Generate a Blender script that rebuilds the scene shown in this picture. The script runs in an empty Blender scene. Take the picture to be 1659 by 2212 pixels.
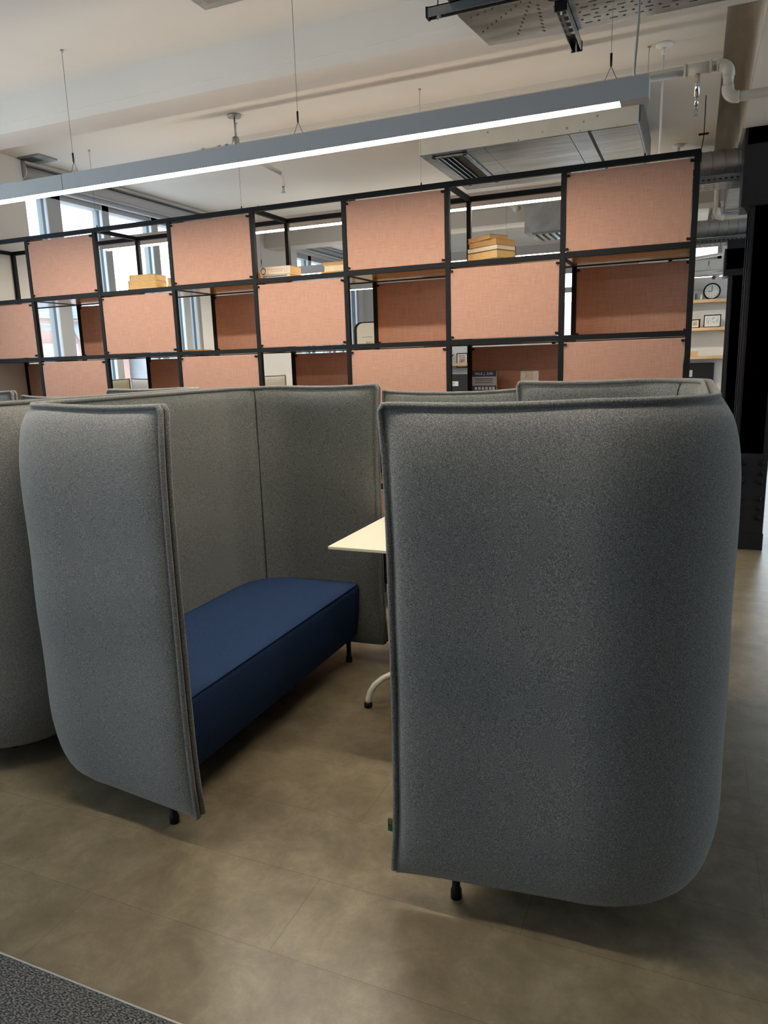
import bpy, bmesh, math, random
from mathutils import Vector, Matrix
random.seed(7)
sc = bpy.context.scene
COL = sc.collection
PI = math.pi

# ------------------------------------------------------------------ camera
EYE = 1.5
F_PX, YAW, PITCH, ROLL = 1563.256, math.radians(-23.138), math.radians(-11.6177), math.radians(-1.7573)
cam_d = bpy.data.cameras.new('camera'); cam = bpy.data.objects.new('camera', cam_d); COL.objects.link(cam)
fw = Vector((math.sin(YAW)*math.cos(PITCH), math.cos(YAW)*math.cos(PITCH), math.sin(PITCH)))
rt = Vector((math.cos(YAW), -math.sin(YAW), 0)); up = rt.cross(fw)
r2 = math.cos(ROLL)*rt + math.sin(ROLL)*up; u2 = -math.sin(ROLL)*rt + math.cos(ROLL)*up
M = Matrix((r2, u2, -fw)).transposed().to_4x4(); M.translation = (0, 0, EYE)
cam.matrix_world = M
cam_d.sensor_fit = 'VERTICAL'; cam_d.sensor_height = 36.0; cam_d.lens = F_PX*36.0/2212
cam_d.clip_start = 0.05; cam_d.clip_end = 300
sc.camera = cam

# ------------------------------------------------------------------ world, lights, exposure
SKY, LAMP_DOWN, LAMP_UP, EXPOSURE = 3.1, 56.0, 5.5, 0.29
WARM = (1.0, 0.89, 0.72)
w = bpy.data.worlds.new('sky'); sc.world = w; w.use_nodes = True
wn = w.node_tree.nodes; wl = w.node_tree.links
bg = wn['Background']
tc = wn.new('ShaderNodeTexCoord'); nz = wn.new('ShaderNodeTexNoise'); nz.inputs['Scale'].default_value = 3.5
nz.inputs['Detail'].default_value = 4
rp = wn.new('ShaderNodeValToRGB')
rp.color_ramp.elements[0].position = .35; rp.color_ramp.elements[0].color = (.72, .83, 1, 1)
rp.color_ramp.elements[1].position = .65; rp.color_ramp.elements[1].color = (.92, .96, 1, 1)
wl.new(tc.outputs['Generated'], nz.inputs['Vector']); wl.new(nz.outputs['Fac'], rp.inputs[0]); wl.new(rp.outputs[0], bg.inputs['Color'])
bg.inputs['Strength'].default_value = SKY
sc.view_settings.view_transform = 'Standard'; sc.view_settings.look = 'None'
sc.view_settings.exposure = EXPOSURE; sc.view_settings.gamma = 1.0; sc.view_settings.use_curve_mapping = False
sc.cycles.use_denoising = True
sc.cycles.max_bounces = 8; sc.cycles.diffuse_bounces = 4; sc.cycles.glossy_bounces = 3
sc.cycles.transparent_max_bounces = 12; sc.cycles.sample_clamp_indirect = 6; sc.cycles.caustics_reflective = False
sc.cycles.caustics_refractive = False
XW = -4.95          # inner face of the window wall
YF = 11.0           # far wall
CZ = 3.12           # ceiling
def portal(cx, cy, cz, sx, sz, rot):
    l = bpy.data.lights.new('daylight_portal', 'AREA'); l.shape = 'RECTANGLE'; l.size = sx; l.size_y = sz; l.cycles.is_portal = True
    o = bpy.data.objects.new('daylight_portal', l); COL.objects.link(o); o.location = (cx, cy, cz); o.rotation_euler = rot
portal(XW-.25, 5.6, 1.95, 2.1, 2.3, (0, -PI/2, 0))
portal(XW-.25, 9.7, 1.95, 2.1, 2.5, (0, -PI/2, 0))
portal(XW-.25, .1, 1.65, 2.7, 6.6, (0, -PI/2, 0))
portal(5.3, 6.4, 1.65, 2.5, 7.2, (0, PI/2, 0))
portal(2.2, YF+.25, 1.4, 3.5, 2.5, (-PI/2, 0, 0))

# ------------------------------------------------------------------ materials
def mat(name, col, rough=.5, metal=0., sheen=0., spec=.5, emit=None, estr=0.):
    m = bpy.data.materials.new(name); m.use_nodes = True
    b = m.node_tree.nodes['Principled BSDF']
    b.inputs['Base Color'].default_value = (*col, 1); b.inputs['Roughness'].default_value = rough
    b.inputs['Metallic'].default_value = metal; b.inputs['Sheen Weight'].default_value = sheen
    b.inputs['Specular IOR Level'].default_value = spec
    if emit: b.inputs['Emission Color'].default_value = (*emit, 1); b.inputs['Emission Strength'].default_value = estr
    return m
def nodes(m): return m.node_tree.nodes, m.node_tree.links, m.node_tree.nodes['Principled BSDF']
def noise_mat(name, stops, scale, rough=.6, detail=3, bump=0., bscale=None, stretch=(1, 1, 1), metal=0., sheen=0., spec=.5, dist=.002, nrough=.5):
    m = mat(name, (1, 1, 1), rough, metal, sheen, spec); n, l, b = nodes(m)
    t = n.new('ShaderNodeTexCoord'); mp = n.new('ShaderNodeMapping'); mp.inputs['Scale'].default_value = stretch
    nz = n.new('ShaderNodeTexNoise'); nz.inputs['Scale'].default_value = scale; nz.inputs['Detail'].default_value = detail
    nz.inputs['Roughness'].default_value = nrough
    r = n.new('ShaderNodeValToRGB')
    els = r.color_ramp.elements
    els[0].position, els[0].color = stops[0][0], (*stops[0][1], 1)
    els[1].position, els[1].color = stops[-1][0], (*stops[-1][1], 1)
    for p, c in stops[1:-1]:
        e = els.new(p); e.color = (*c, 1)
    l.new(t.outputs['Object'], mp.inputs[0]); l.new(mp.outputs[0], nz.inputs['Vector']); l.new(nz.outputs['Fac'], r.inputs[0])
    l.new(r.outputs[0], b.inputs['Base Color'])
    if bump:
        bn = n.new('ShaderNodeBump'); bn.inputs['Strength'].default_value = bump; bn.inputs['Distance'].default_value = dist
        if bscale:
            n2 = n.new('ShaderNodeTexNoise'); n2.inputs['Scale'].default_value = bscale; n2.inputs['Detail'].default_value = 3
            l.new(mp.outputs[0], n2.inputs['Vector']); l.new(n2.outputs['Fac'], bn.inputs['Height'])
        else: l.new(nz.outputs['Fac'], bn.inputs['Height'])
        l.new(bn.outputs[0], b.inputs['Normal'])
    return m
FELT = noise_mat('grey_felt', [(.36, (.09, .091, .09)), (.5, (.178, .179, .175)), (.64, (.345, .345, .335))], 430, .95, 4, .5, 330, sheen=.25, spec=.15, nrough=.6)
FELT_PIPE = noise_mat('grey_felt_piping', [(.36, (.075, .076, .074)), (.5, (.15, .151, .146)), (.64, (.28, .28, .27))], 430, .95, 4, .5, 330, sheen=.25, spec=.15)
FELT_SHADED = noise_mat('grey_felt_shaded', [(.36, (.068, .073, .070)), (.5, (.128, .134, .128)), (.64, (.205, .212, .202))], 300, .95, 4, .35, 330, sheen=.25, spec=.15)  # same felt as outside, its colour darkened to stand in for shade inside
BLUE = noise_mat('blue_wool', [(.35, (.014, .030, .082)), (.65, (.028, .054, .125))], 420, .9, 3, .3, 500, sheen=0, spec=.08)
SEAM = mat('dark_seam', (.02, .022, .022), .9)
PALE = noise_mat('pale_upholstery', [(.35, (.38, .35, .28)), (.65, (.5, .47, .39))], 200, .9, 3, .2, sheen=.2)
BLACK = mat('black_powder_coat', (.007, .0075, .009), .6, spec=.18)
BLACK2 = mat('black_paint', (.010, .011, .016), .42, spec=.5)
WHITE = mat('white_paint', (.74, .73, .71), .6)
WALL = noise_mat('wall_paint', [(.3, (.62, .61, .59)), (.7, (.66, .65, .63))], 2.0, .7, 2)
CEIL = noise_mat('ceiling_paint', [(.3, (.64, .62, .595)), (.7, (.68, .66, .635))], 1.6, .75, 3, .15, 14, dist=.004)
VAULT = noise_mat('vault_plaster', [(.3, (.66, .65, .64)), (.7, (.76, .75, .73))], 3, .75, 4, .3, 10, dist=.01)
TABLE = mat('white_laminate', (.80, .79, .66), .35)
TUBEW = mat('white_enamel', (.72, .70, .63), .3)
PVC = mat('cream_pipe', (.62, .59, .52), .45)
HOUSE = mat('grey_housing', (.45, .46, .48), .5)
STEEL = noise_mat('galvanised_steel', [(.3, (.25, .26, .27)), (.7, (.42, .43, .44))], 6, .36, 3, stretch=(1, 3, 1), metal=.85)
GALV = noise_mat('brushed_galvanised_plate', [(.3, (.17, .185, .2)), (.7, (.36, .38, .41))], 5, .24, 5, stretch=(.6, 4, 1), metal=.9)
DUCT = noise_mat('duct_sheet', [(.3, (.42, .43, .43)), (.7, (.6, .61, .61))], 5, .42, 2, stretch=(1, 3, 1), metal=.6)
ALU = mat('brushed_aluminium', (.62, .6, .56), .32, .8)
DARK = mat('dark_gap', (.01, .01, .012), .6)
OAK = noise_mat('oak_veneer', [(.3, (.46, .27, .10)), (.7, (.58, .36, .15))], 7, .16, 4, stretch=(1, 10, 10), spec=.8)
OAKW = noise_mat('oak_shelf', [(.3, (.50, .33, .17)), (.7, (.62, .43, .25))], 7, .45, 4, stretch=(1, 10, 10))
def fabric_panel(name, a, b_):
    m = mat(name, a, .9, 0, .2, .2); n, l, b = nodes(m)
    t = n.new('ShaderNodeTexCoord')
    outs = []
    for st in ((14, 1, 260), (260, 1, 14)):
        mp = n.new('ShaderNodeMapping'); mp.inputs['Scale'].default_value = st
        nz = n.new('ShaderNodeTexNoise'); nz.inputs['Scale'].default_value = 1.0; nz.inputs['Detail'].default_value = 2
        l.new(t.outputs['Object'], mp.inputs[0]); l.new(mp.outputs[0], nz.inputs['Vector']); outs.append(nz)
    ad = n.new('ShaderNodeMath'); ad.operation = 'ADD'; l.new(outs[0].outputs['Fac'], ad.inputs[0]); l.new(outs[1].outputs['Fac'], ad.inputs[1])
    r = n.new('ShaderNodeValToRGB'); r.color_ramp.elements[0].position = .36; r.color_ramp.elements[1].position = .64
    hf = n.new('ShaderNodeMath'); hf.operation = 'MULTIPLY'; hf.inputs[1].default_value = .5; l.new(ad.outputs[0], hf.inputs[0])
    r.color_ramp.elements[0].color = (*b_, 1); r.color_ramp.elements[1].color = (*a, 1)
    l.new(hf.outputs[0], r.inputs[0]); l.new(r.outputs[0], b.inputs['Base Color'])
    bn = n.new('ShaderNodeBump'); bn.inputs['Strength'].default_value = .25; bn.inputs['Distance'].default_value = .001
    l.new(hf.outputs[0], bn.inputs['Height']); l.new(bn.outputs[0], b.inputs['Normal'])
    return m
TERRA = fabric_panel('terracotta_fabric', (.50, .285, .215), (.41, .22, .162))
# floor: stone-look planks
def floor_mat():
    m = mat('stone_vinyl', (.2, .17, .13), .4, spec=.6); n, l, b = nodes(m)
    t = n.new('ShaderNodeTexCoord')
    n1 = n.new('ShaderNodeTexNoise'); n1.inputs['Scale'].default_value = 6.5; n1.inputs['Detail'].default_value = 12; n1.inputs['Roughness'].default_value = .74; n1.inputs['Distortion'].default_value = .25
    r = n.new('ShaderNodeValToRGB'); e = r.color_ramp.elements
    e[0].position, e[0].color = .28, (.108, .084, .052, 1)
    e[1].position, e[1].color = .72, (.28, .232, .155, 1)
    x = e.new(.5); x.color = (.182, .145, .091, 1)
    l.new(t.outputs['Object'], n1.inputs['Vector']); l.new(n1.outputs['Fac'], r.inputs[0])
    mp = n.new('ShaderNodeMapping'); mp.inputs['Location'].default_value = (.35, -1.364+.29*4, 0); l.new(t.outputs['Object'], mp.inputs[0])
    br = n.new('ShaderNodeTexBrick'); br.inputs['Scale'].default_value = 1; br.inputs['Brick Width'].default_value = 1.2
    br.inputs['Row Height'].default_value = .29; br.inputs['Mortar Size'].default_value = .0007; br.inputs['Mortar Smooth'].default_value = 0
    br.inputs['Color1'].default_value = (.93, .93, .93, 1); br.inputs['Color2'].default_value = (1.05, 1.05, 1.05, 1); br.inputs['Mortar'].default_value = (.45, .43, .4, 1)
    l.new(mp.outputs[0], br.inputs['Vector'])
    mx = n.new('ShaderNodeMixRGB'); mx.blend_type = 'MULTIPLY'; mx.inputs[0].default_value = 1
    l.new(r.outputs[0], mx.inputs[1]); l.new(br.outputs['Color'], mx.inputs[2]); l.new(mx.outputs[0], b.inputs['Base Color'])
    rr = n.new('ShaderNodeMapRange'); rr.inputs['To Min'].default_value = .29; rr.inputs['To Max'].default_value = .36
    l.new(n1.outputs['Fac'], rr.inputs['Value']); l.new(rr.outputs[0], b.inputs['Roughness'])
    bn = n.new('ShaderNodeBump'); bn.inputs['Strength'].default_value = .15; bn.inputs['Distance'].default_value = .002
    n2 = n.new('ShaderNodeTexNoise'); n2.inputs['Scale'].default_value = 40; n2.inputs['Detail'].default_value = 6
    l.new(t.outputs['Object'], n2.inputs['Vector']); l.new(n2.outputs['Fac'], bn.inputs['Height']); l.new(bn.outputs[0], b.inputs['Normal'])
    return m
FLOOR = floor_mat()
CARPET = noise_mat('loop_carpet', [(.36, (.012, .013, .015)), (.5, (.07, .072, .074)), (.62, (.22, .22, .215))], 240, .95, 2, 1.0, 240, stretch=(.55, 1.3, 1), dist=.006)
def glass_mat():
    m = bpy.data.materials.new('window_glass'); m.use_nodes = True; n = m.node_tree.nodes; l = m.node_tree.links; n.clear()
    o = n.new('ShaderNodeOutputMaterial'); tr = n.new('ShaderNodeBsdfTransparent'); tr.inputs[0].default_value = (.93, .97, .97, 1)
    g = n.new('ShaderNodeBsdfGlossy'); g.inputs['Roughness'].default_value = .02
    lw = n.new('ShaderNodeLayerWeight'); pw = n.new('ShaderNodeMath'); pw.operation = 'POWER'; pw.inputs[1].default_value = 4
    fr = n.new('ShaderNodeMath'); fr.operation = 'MULTIPLY_ADD'; fr.inputs[1].default_value = .4; fr.inputs[2].default_value = .03; mx = n.new('ShaderNodeMixShader')
    l.new(lw.outputs['Facing'], pw.inputs[0]); l.new(pw.outputs[0], fr.inputs[0]); l.new(fr.outputs[0], mx.inputs[0]); l.new(tr.outputs[0], mx.inputs[1]); l.new(g.outputs[0], mx.inputs[2]); l.new(mx.outputs[0], o.inputs[0])
    return m
GLASS = glass_mat()
def emis(name, c, s):
    return mat(name, (.9, .88, .8), .5, emit=c, estr=s)
GLOW = emis('lit_diffuser', WARM, LAMP_DOWN)
GLOWUP = emis('lit_upper_diffuser', WARM, LAMP_UP)
BRICK = mat('red_brick', (.5, .2, .15), .9)
def brick_mat():
    n, l, b = nodes(BRICK); t = n.new('ShaderNodeTexCoord'); mp = n.new('ShaderNodeMapping'); mp.inputs['Rotation'].default_value = (PI/2, 0, PI/2)
    br = n.new('ShaderNodeTexBrick'); br.inputs['Scale'].default_value = 2.2
    br.inputs['Color1'].default_value = (.50, .13, .09, 1); br.inputs['Color2'].default_value = (.60, .2, .14, 1); br.inputs['Mortar'].default_value = (.6, .36, .3, 1)
    l.new(t.outputs['Object'], mp.inputs[0]); l.new(mp.outputs[0], br.inputs['Vector']); l.new(br.outputs[0], b.inputs['Base Color'])
brick_mat()
SLATE = noise_mat('slate_roof', [(.3, (.2, .24, .28)), (.7, (.32, .37, .42))], 3, .7, 4)
RENDER_ = noise_mat('pale_render', [(.3, (.38, .42, .46)), (.7, (.5, .54, .57))], 1.5, .8, 4)

# ------------------------------------------------------------------ helpers
def link(name, me, m, parent=None):
    o = bpy.data.objects.new(name, me); COL.objects.link(o)
    if m is not None:
        for x in (m if isinstance(m, (list, tuple)) else [m]): me.materials.append(x)
    if parent: o.parent = parent
    return o
def obj(name, bm, m, parent=None, smooth=False):
    me = bpy.data.meshes.new(name); bm.to_mesh(me); bm.free()
    if smooth:
        for p in me.polygons: p.use_smooth = True
    return link(name, me, m, parent)
def nb(): return bmesh.new()
def bx(bm, x0, x1, y0, y1, z0, z1, mi=0, bev=0., rot=None, seg=2):
    r = bmesh.ops.create_cube(bm, size=1); vs = r['verts']
    for v in vs: v.co = Vector(((x0+x1)/2+v.co.x*(x1-x0), (y0+y1)/2+v.co.y*(y1-y0), (z0+z1)/2+v.co.z*(z1-z0)))
    fs = set(f for v in vs for f in v.link_faces)
    if bev:
        es = set(e for v in vs for e in v.link_edges)
        rr = bmesh.ops.bevel(bm, geom=list(es), offset=bev, segments=seg, affect='EDGES', profile=.5)
        fs = set(f for v in rr['verts'] for f in v.link_faces) | set(f for f in fs if f.is_valid)
        vs = list(set(v for f in fs for v in f.verts))
    for f in fs: f.material_index = mi
    if rot is not None: bmesh.ops.transform(bm, matrix=rot, verts=vs)
    return vs
def tube(bm, pts, r, seg=8, cap=True, mi=0):
    pts = [Vector(p) for p in pts]; rings = []
    n = len(pts); t0 = (pts[1]-pts[0]).normalized()
    a = t0.orthogonal().normalized()
    for i, p in enumerate(pts):
        t = (pts[min(i+1, n-1)]-pts[max(i-1, 0)])
        t = t.normalized() if t.length > 1e-9 else t0
        a = (a - t*a.dot(t)); a = a.normalized() if a.length > 1e-6 else t.orthogonal().normalized()
        b = t.cross(a); rad = r[i] if isinstance(r, (list, tuple)) else r
        rings.append([bm.verts.new(p + rad*(math.cos(2*PI*k/seg)*a + math.sin(2*PI*k/seg)*b)) for k in range(seg)])
    for i in range(n-1):
        for k in range(seg):
            f = bm.faces.new((rings[i][k], rings[i][(k+1) % seg], rings[i+1][(k+1) % seg], rings[i+1][k])); f.smooth = True; f.material_index = mi
    if cap:
        bm.faces.new(rings[0][::-1]).material_index = mi; bm.faces.new(rings[-1]).material_index = mi
def prism(bm, poly, z0, z1, mi=0):
    a = [bm.verts.new((x, y, z0)) for x, y in poly]; b = [bm.verts.new((x, y, z1)) for x, y in poly]
    n = len(poly); bm.faces.new(a[::-1]).material_index = mi; bm.faces.new(b).material_index = mi
    for i in range(n): bm.faces.new((a[i], a[(i+1) % n], b[(i+1) % n], b[i])).material_index = mi
def tag(o, label=None, cat=None, group=None, kind=None):
    if label: o['label'] = label
    if cat: o['category'] = cat
    if group: o['group'] = group
    if kind: o['kind'] = kind
    return o
def thing(name, label, cat, loc=(0, 0, 0), rz=0, group=None):
    o = bpy.data.objects.new(name, None); COL.objects.link(o); o.location = loc; o.rotation_euler = (0, 0, rz)
    o.empty_display_size = .1
    return tag(o, label, cat, group)
def struct(name, bm, m, parent=None, smooth=False, label=None):
    o = obj(name, bm, m, parent, smooth)
    if not parent: o['kind'] = 'structure'
    if label: o['label'] = label
    return o
def dup(root, loc, label, rz=None, group=None):
    r = root.copy(); COL.objects.link(r); r.location = loc; r['label'] = label
    if rz is not None: r.rotation_euler = (0, 0, rz)
    if group: r['group'] = group
    for ch in list(root.children):
        c = ch.copy(); COL.objects.link(c); c.parent = r
        for g in ch.children:
            d = g.copy(); COL.objects.link(d); d.parent = c
    return r

# ------------------------------------------------------------------ room shell
bm = nb(); bx(bm, -5.2, 5.2, 1.104, YF+.2, -.1, 0); struct('floor', bm, FLOOR)
bm = nb(); bx(bm, -5.2, 5.2, -3.7, 1.0985, -.1, .004); struct('floor_carpet', bm, CARPET, label='dark grey loop pile carpet at the lower left corner')
bm = nb(); bx(bm, -5.2, 5.2, 1.0985, 1.104, -.1, .006, bev=.0015); struct('trim_1', bm, ALU, label='pale metal strip between carpet and stone floor')
# ceiling, beams
bm = nb()
bx(bm, -5.2, .06, -3.7, YF+.2, CZ, CZ+.5)
struct('ceiling', bm, CEIL)
bm = nb()
bx(bm, .06, 5.2, -3.7, YF+.2, 3.42, 3.62)
struct('ceiling_recess', bm, VAULT)
bm = nb()
def vault(bm, x0, x1, zs, h, y0, y1, n=10):
    A = []; B = []
    for i in range(n+1):
        a = PI*i/n; x = (x0+x1)/2-math.cos(a)*(x1-x0)/2; z = zs+math.sin(a)*h
        A.append(bm.verts.new((x, y0, z))); B.append(bm.verts.new((x, y1, z)))
    for i in range(n):
        f = bm.faces.new((A[i], A[i+1], B[i+1], B[i])); f.smooth = True
vault(bm, .06, .22, 3.14, .2, -3.7, YF); vault(bm, .62, 1.7, 3.1, .3, -3.7, YF); vault(bm, 2.1, 3.2, 3.1, .3, -3.7, YF); vault(bm, 3.6, 4.9, 3.1, .3, -3.7, YF)
struct('ceiling_vaults', bm, VAULT)
bm = nb()
for x0, x1 in ((.22, .62), (1.7, 2.1), (3.2, 3.6), (4.9, 5.2)): bx(bm, x0, x1, -3.7, YF, 3.04, 3.5, bev=.01)
struct('ceiling_ribs', bm, CEIL)
bm = nb()
bx(bm, -5.2, 5.2, 3.50, 3.72, 2.925, CZ+.3)
# chamfered step along the near face of the beam
bx(bm, -5.2, 5.2, 3.492, 3.5, 2.975, CZ+.1)
struct('beam_near', bm, CEIL, label='painted beam across the ceiling above the light')
bm = nb(); bx(bm, -5.2, 5.2, 8.1, 8.4, 2.925, CZ+.3); struct('beam_far', bm, CEIL)
bm = nb(); bx(bm, -3.1, .06, 4.8, 8.1, CZ-.032, CZ+.1); struct('ceiling_dropped_panel', bm, CEIL)
# left wall with openings
Z0, Z1 = .85, 2.98
bays = [(-3.2, 3.4), (4.5, 6.72), (8.9, 10.85)]
bm = nb()
ys = [-3.7]
for a, b in bays:
    bx(bm, XW-.25, XW, ys[-1], a, 0, CZ+.1); bx(bm, XW-.25, XW, a, b, 0, Z0); bx(bm, XW-.25, XW, a, b, Z1, CZ+.1); ys.append(b)
bx(bm, XW-.25, XW, ys[-1], YF+.2, 0, CZ+.1)
struct('wall_left', bm, WALL)
bm = nb(); bx(bm, XW, XW+.1, 3.75, 4.46, 0, CZ, bev=.004); bx(bm, XW, XW+.06, 6.95, 7.9, 0, CZ, bev=.004); struct('wall_left_piers', bm, WALL)
FR = mat('window_frame_grey', (.40, .42, .44), .5); GASK = mat('window_gasket', (.05, .09, .13), .4); FRW = mat('window_frame_white', (.72, .76, .8), .4)
def window_left(n, y0, y1, muls, tall=True):
    bm = nb(); x0, x1 = XW-.14, XW-.03
    bx(bm, x0, x1, y0, y1, Z0, Z0+.06); bx(bm, x0, x1, y0, y1, Z1-.06, Z1)
    for y, wd in [(y0+.02, .04), (y1-.02, .04)]+muls:
        bx(bm, x0, x1, y-wd/2, y+wd/2, Z0, Z1)
        bx(bm, x0+.055, x0+.085, y-wd/2-.004, y-wd/2, Z0, Z1, mi=1)
        bx(bm, x0+.085, x1+.003, y-wd/2-.004, y-wd/2+.006, Z0, Z1, mi=2)
    o = struct('window_%d' % n, bm, [FR, GASK, FRW])
    edges = [y0]+[m[0] for m in muls]+[y1]
    for a, b in zip(edges[:-1], edges[1:]):
        bm = nb(); bx(bm, XW-.095, XW-.09, a, b, Z0+.05, Z1-.05); obj('window_pane', bm, GLASS, o)
    return o
window_left(1, 4.5, 6.72, [(4.86, .15), (5.45, .09), (6.11, .10), (6.52, .11)])
window_left(2, 8.9, 10.85, [(9.3, .1), (9.95, .1), (10.4, .1), (10.65, .08)])
window_left(3, -3.2, 3.4, [(-2.0, .1), (-.9, .1), (.2, .1), (1.3, .1), (2.4, .1)])
# far wall with windows
fwin = [(-1.95, -1.25, 1.7, 2.72), (-.4, .26, 2.72, 2.97), (.44, 3.95, .12, 2.66)]
bm = nb()
def wall_y(bm, x0, x1, z0, z1, holes, y0, y1):
    xs = sorted({x0, x1, *[h[0] for h in holes], *[h[1] for h in holes]})
    for a, b in zip(xs[:-1], xs[1:]):
        hs = sorted([h for h in holes if h[0] <= a and h[1] >= b], key=lambda h: h[2])
        z = z0
        for h in hs: bx(bm, a, b, y0, y1, z, h[2]); z = h[3]
        bx(bm, a, b, y0, y1, z, z1)
wall_y(bm, -5.2, 5.2, 0, 3.5, fwin, YF, YF+.25)
struct('wall_back', bm, WALL)
for i, (a, b, c, d) in enumerate(fwin):
    bm = nb()
    bx(bm, a, b, YF+.05, YF+.15, c, c+.05); bx(bm, a, b, YF+.05, YF+.15, d-.05, d); bx(bm, a, a+.05, YF+.05, YF+.15, c, d); bx(bm, b-.05, b, YF+.05, YF+.15, c, d)
    if i == 0: bx(bm, a, b, YF+.05, YF+.15, 2.42, 2.49)
    if i == 2:
        for x in (1.6, 2.4, 3.2): bx(bm, x-.03, x+.03, YF+.05, YF+.15, c, d)
    o = struct('window_%d' % (i+4), bm, FR)
    bm = nb(); bx(bm, a, b, YF+.09, YF+.1, c, d); obj('window_pane', bm, GLASS, o)
bm = nb()
for a, b, c, d in ((-3.7, 2.8, 0, 3.6), (10, YF+.2, 0, 3.6), (2.8, 10, 0, .4), (2.8, 10, 2.9, 3.6)): bx(bm, 5.0, 5.25, a, b, c, d)
struct('wall_right', bm, WALL)
bm = nb(); [bx(bm, 5.05, 5.13, y-.04, y+.04, .4, 2.9) for y in (2.84, 4.6, 6.4, 8.2, 9.96)]; wr_ = struct('window_8', bm, FR)  # unseen window, added to bring cool daylight to the back and right
bm = nb(); bx(bm, 5.08, 5.085, 2.8, 10, .4, 2.9); obj('window_pane', bm, GLASS, wr_)
bm = nb(); wall_y(bm, -5.2, 5.25, 0, 3.6, [(-3.8, -2.6, .55, 2.85)], -3.9, -3.7); struct('wall_front', bm, WALL)
bm = nb(); [bx(bm, x-.04, x+.04, -3.86, -3.76, .55, 2.85) for x in (-3.76, -2.64)]; wf_ = struct('window_7', bm, FR)  # unseen window behind the camera, added for cool fill light
bm = nb(); bx(bm, -3.8, -2.6, -3.82, -3.81, .55, 2.85); obj('window_pane', bm, GLASS, wf_)
# duct boxing that closes the back of the right-hand bay
bm = nb(); bx(bm, .1, 2.2, 9.0, 9.3, 2.67, 3.2); struct('beam_over_far_column', bm, CEIL)

# ------------------------------------------------------------------ exterior
PANE = mat('dark_pane', (.24, .3, .35), .1)
o = thing('brick_building', 'red brick building with grey slate roofs beyond the left window', 'building', (-22, 12, 0))
bm = nb(); bx(bm, -4, 0, -9, 12.6, -8, 3.5); obj('wall', bm, BRICK, o)
bm = nb(); bx(bm, 0, .5, -9, 9.4, -8, 2.55); obj('annex', bm, RENDER_, o)
bm = nb()
v = [bm.verts.new(p) for p in ((0.3, -9, 3.5), (0.3, 12.6, 3.5), (-4, 12.6, 4.6), (-4, -9, 4.6))]; bm.faces.new(v)
v = [bm.verts.new(p) for p in ((.6, 9.5, 2.6), (.6, 12.6, 2.3), (-.5, 12.6, 4.1), (-.5, 9.5, 4.1))]; bm.faces.new(v)
obj('roof', bm, SLATE, o)
for k, y in enumerate((-6.5, -4.2, -1.9, .6, 3, 5.3, 7.6)):
    bm = nb(); bx(bm, .5, .56, y, y+1.3, .4, 1.9); f_ = obj('window', bm, FRW, o)
    bm = nb(); bx(bm, .56, .58, y+.1, y+.6, .5, 1.8); bx(bm, .56, .58, y+.7, y+1.2, .5, 1.8); obj('pane', bm, PANE, f_)
bm = nb(); tube(bm, [(.6, 7.2, 3.05), (.6, 9.2, 3.0)], .05, 6); tube(bm, [(.6, 8.6, 3.0), (.6, 8.6, 2.6)], .06, 6); tube(bm, [(.6, 7.2, 3.2), (.6, 8.6, 3.2)], .04, 6); obj('roof_railing', bm, SLATE, o)
o = thing('stone_building', 'pale stone building with a round dish on its roof through the left windows', 'building', (-22, 34, 0))
bm = nb(); bx(bm, -4, 4, -9, 14, -8, 3.9); obj('wall', bm, RENDER_, o)
for z in (-1.2, 1.6):
    for k in range(7):
        bm = nb(); bx(bm, 4, 4.06, -8+k*2.9, -6.8+k*2.9, z, z+1.7); obj('window', bm, PANE, o)
bm = nb(); bx(bm, -4.2, 4.25, -9.2, 14.2, 3.9, 4.2); obj('parapet', bm, SLATE, o)
bm = nb(); tube(bm, [(3.6, -7.6, 4.6), (3.62, -7.6, 4.6)], .55, 20); tube(bm, [(3.5, -7.6, 4.2), (3.5, -7.6, 4.5)], .05, 6); obj('satellite_dish', bm, SLATE, o)
o = thing('office_building', 'pale blue grey building through the small far window', 'building', (-4, 34, 0))
bm = nb(); bx(bm, -8, 12, 0, 6, -8, 3.9); obj('wall', bm, RENDER_, o)
for z in (-.6, 1.9):
    for k in range(9):
        bm = nb(); bx(bm, -7.4+k*2.1, -6.1+k*2.1, -.05, 0, z, z+1.3); obj('window', bm, PANE, o)

# ------------------------------------------------------------------ booths
ZB, ZT = .09, 1.395
def upath(W, D, r, n_line=14, n_arc=14, bow=.05):
    P = []
    def ln(a, b, nx, ny, n):
        for i in range(n): t = i/n; P.append((a[0]+(b[0]-a[0])*t, a[1]+(b[1]-a[1])*t, nx, ny))
    def arc(c, a0, a1, n):
        for i in range(n): a = a0+(a1-a0)*i/n; P.append((c[0]+r*math.cos(a), c[1]+r*math.sin(a), math.cos(a), math.sin(a)))
    # denser sampling close to the open ends
    for t in (0, .004, .01, .02, .035, .055, .08, .12): P.append((t, 0, 0, -1))
    ln((.17, 0), (W-r, 0), 0, -1, n_line-6); arc((W-r, r), -PI/2, 0, n_arc); ln((W, r), (W, D-r), 1, 0, 26)
    arc((W-r, D-r), 0, PI/2, n_arc); ln((W-r, D), (.17, D), 0, 1, n_line-6)
    for t in (.17, .12, .08, .055, .035, .02, .01, .004, 0): P.append((t, D, 0, 1))
    Q = []
    for (x, y, nx, ny) in P:
        t = min(max(x/(W-r), 0), 1); o = bow*t
        if x > W-r: o *= abs(ny)
        Q.append((x, y+(o if y < D/2 else -o*.3), nx, ny))
    return Q
def dome(d, R): t = min(max(d, 0)/R, 1); return math.sqrt(max(0, 1-(1-t)**2))
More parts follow.
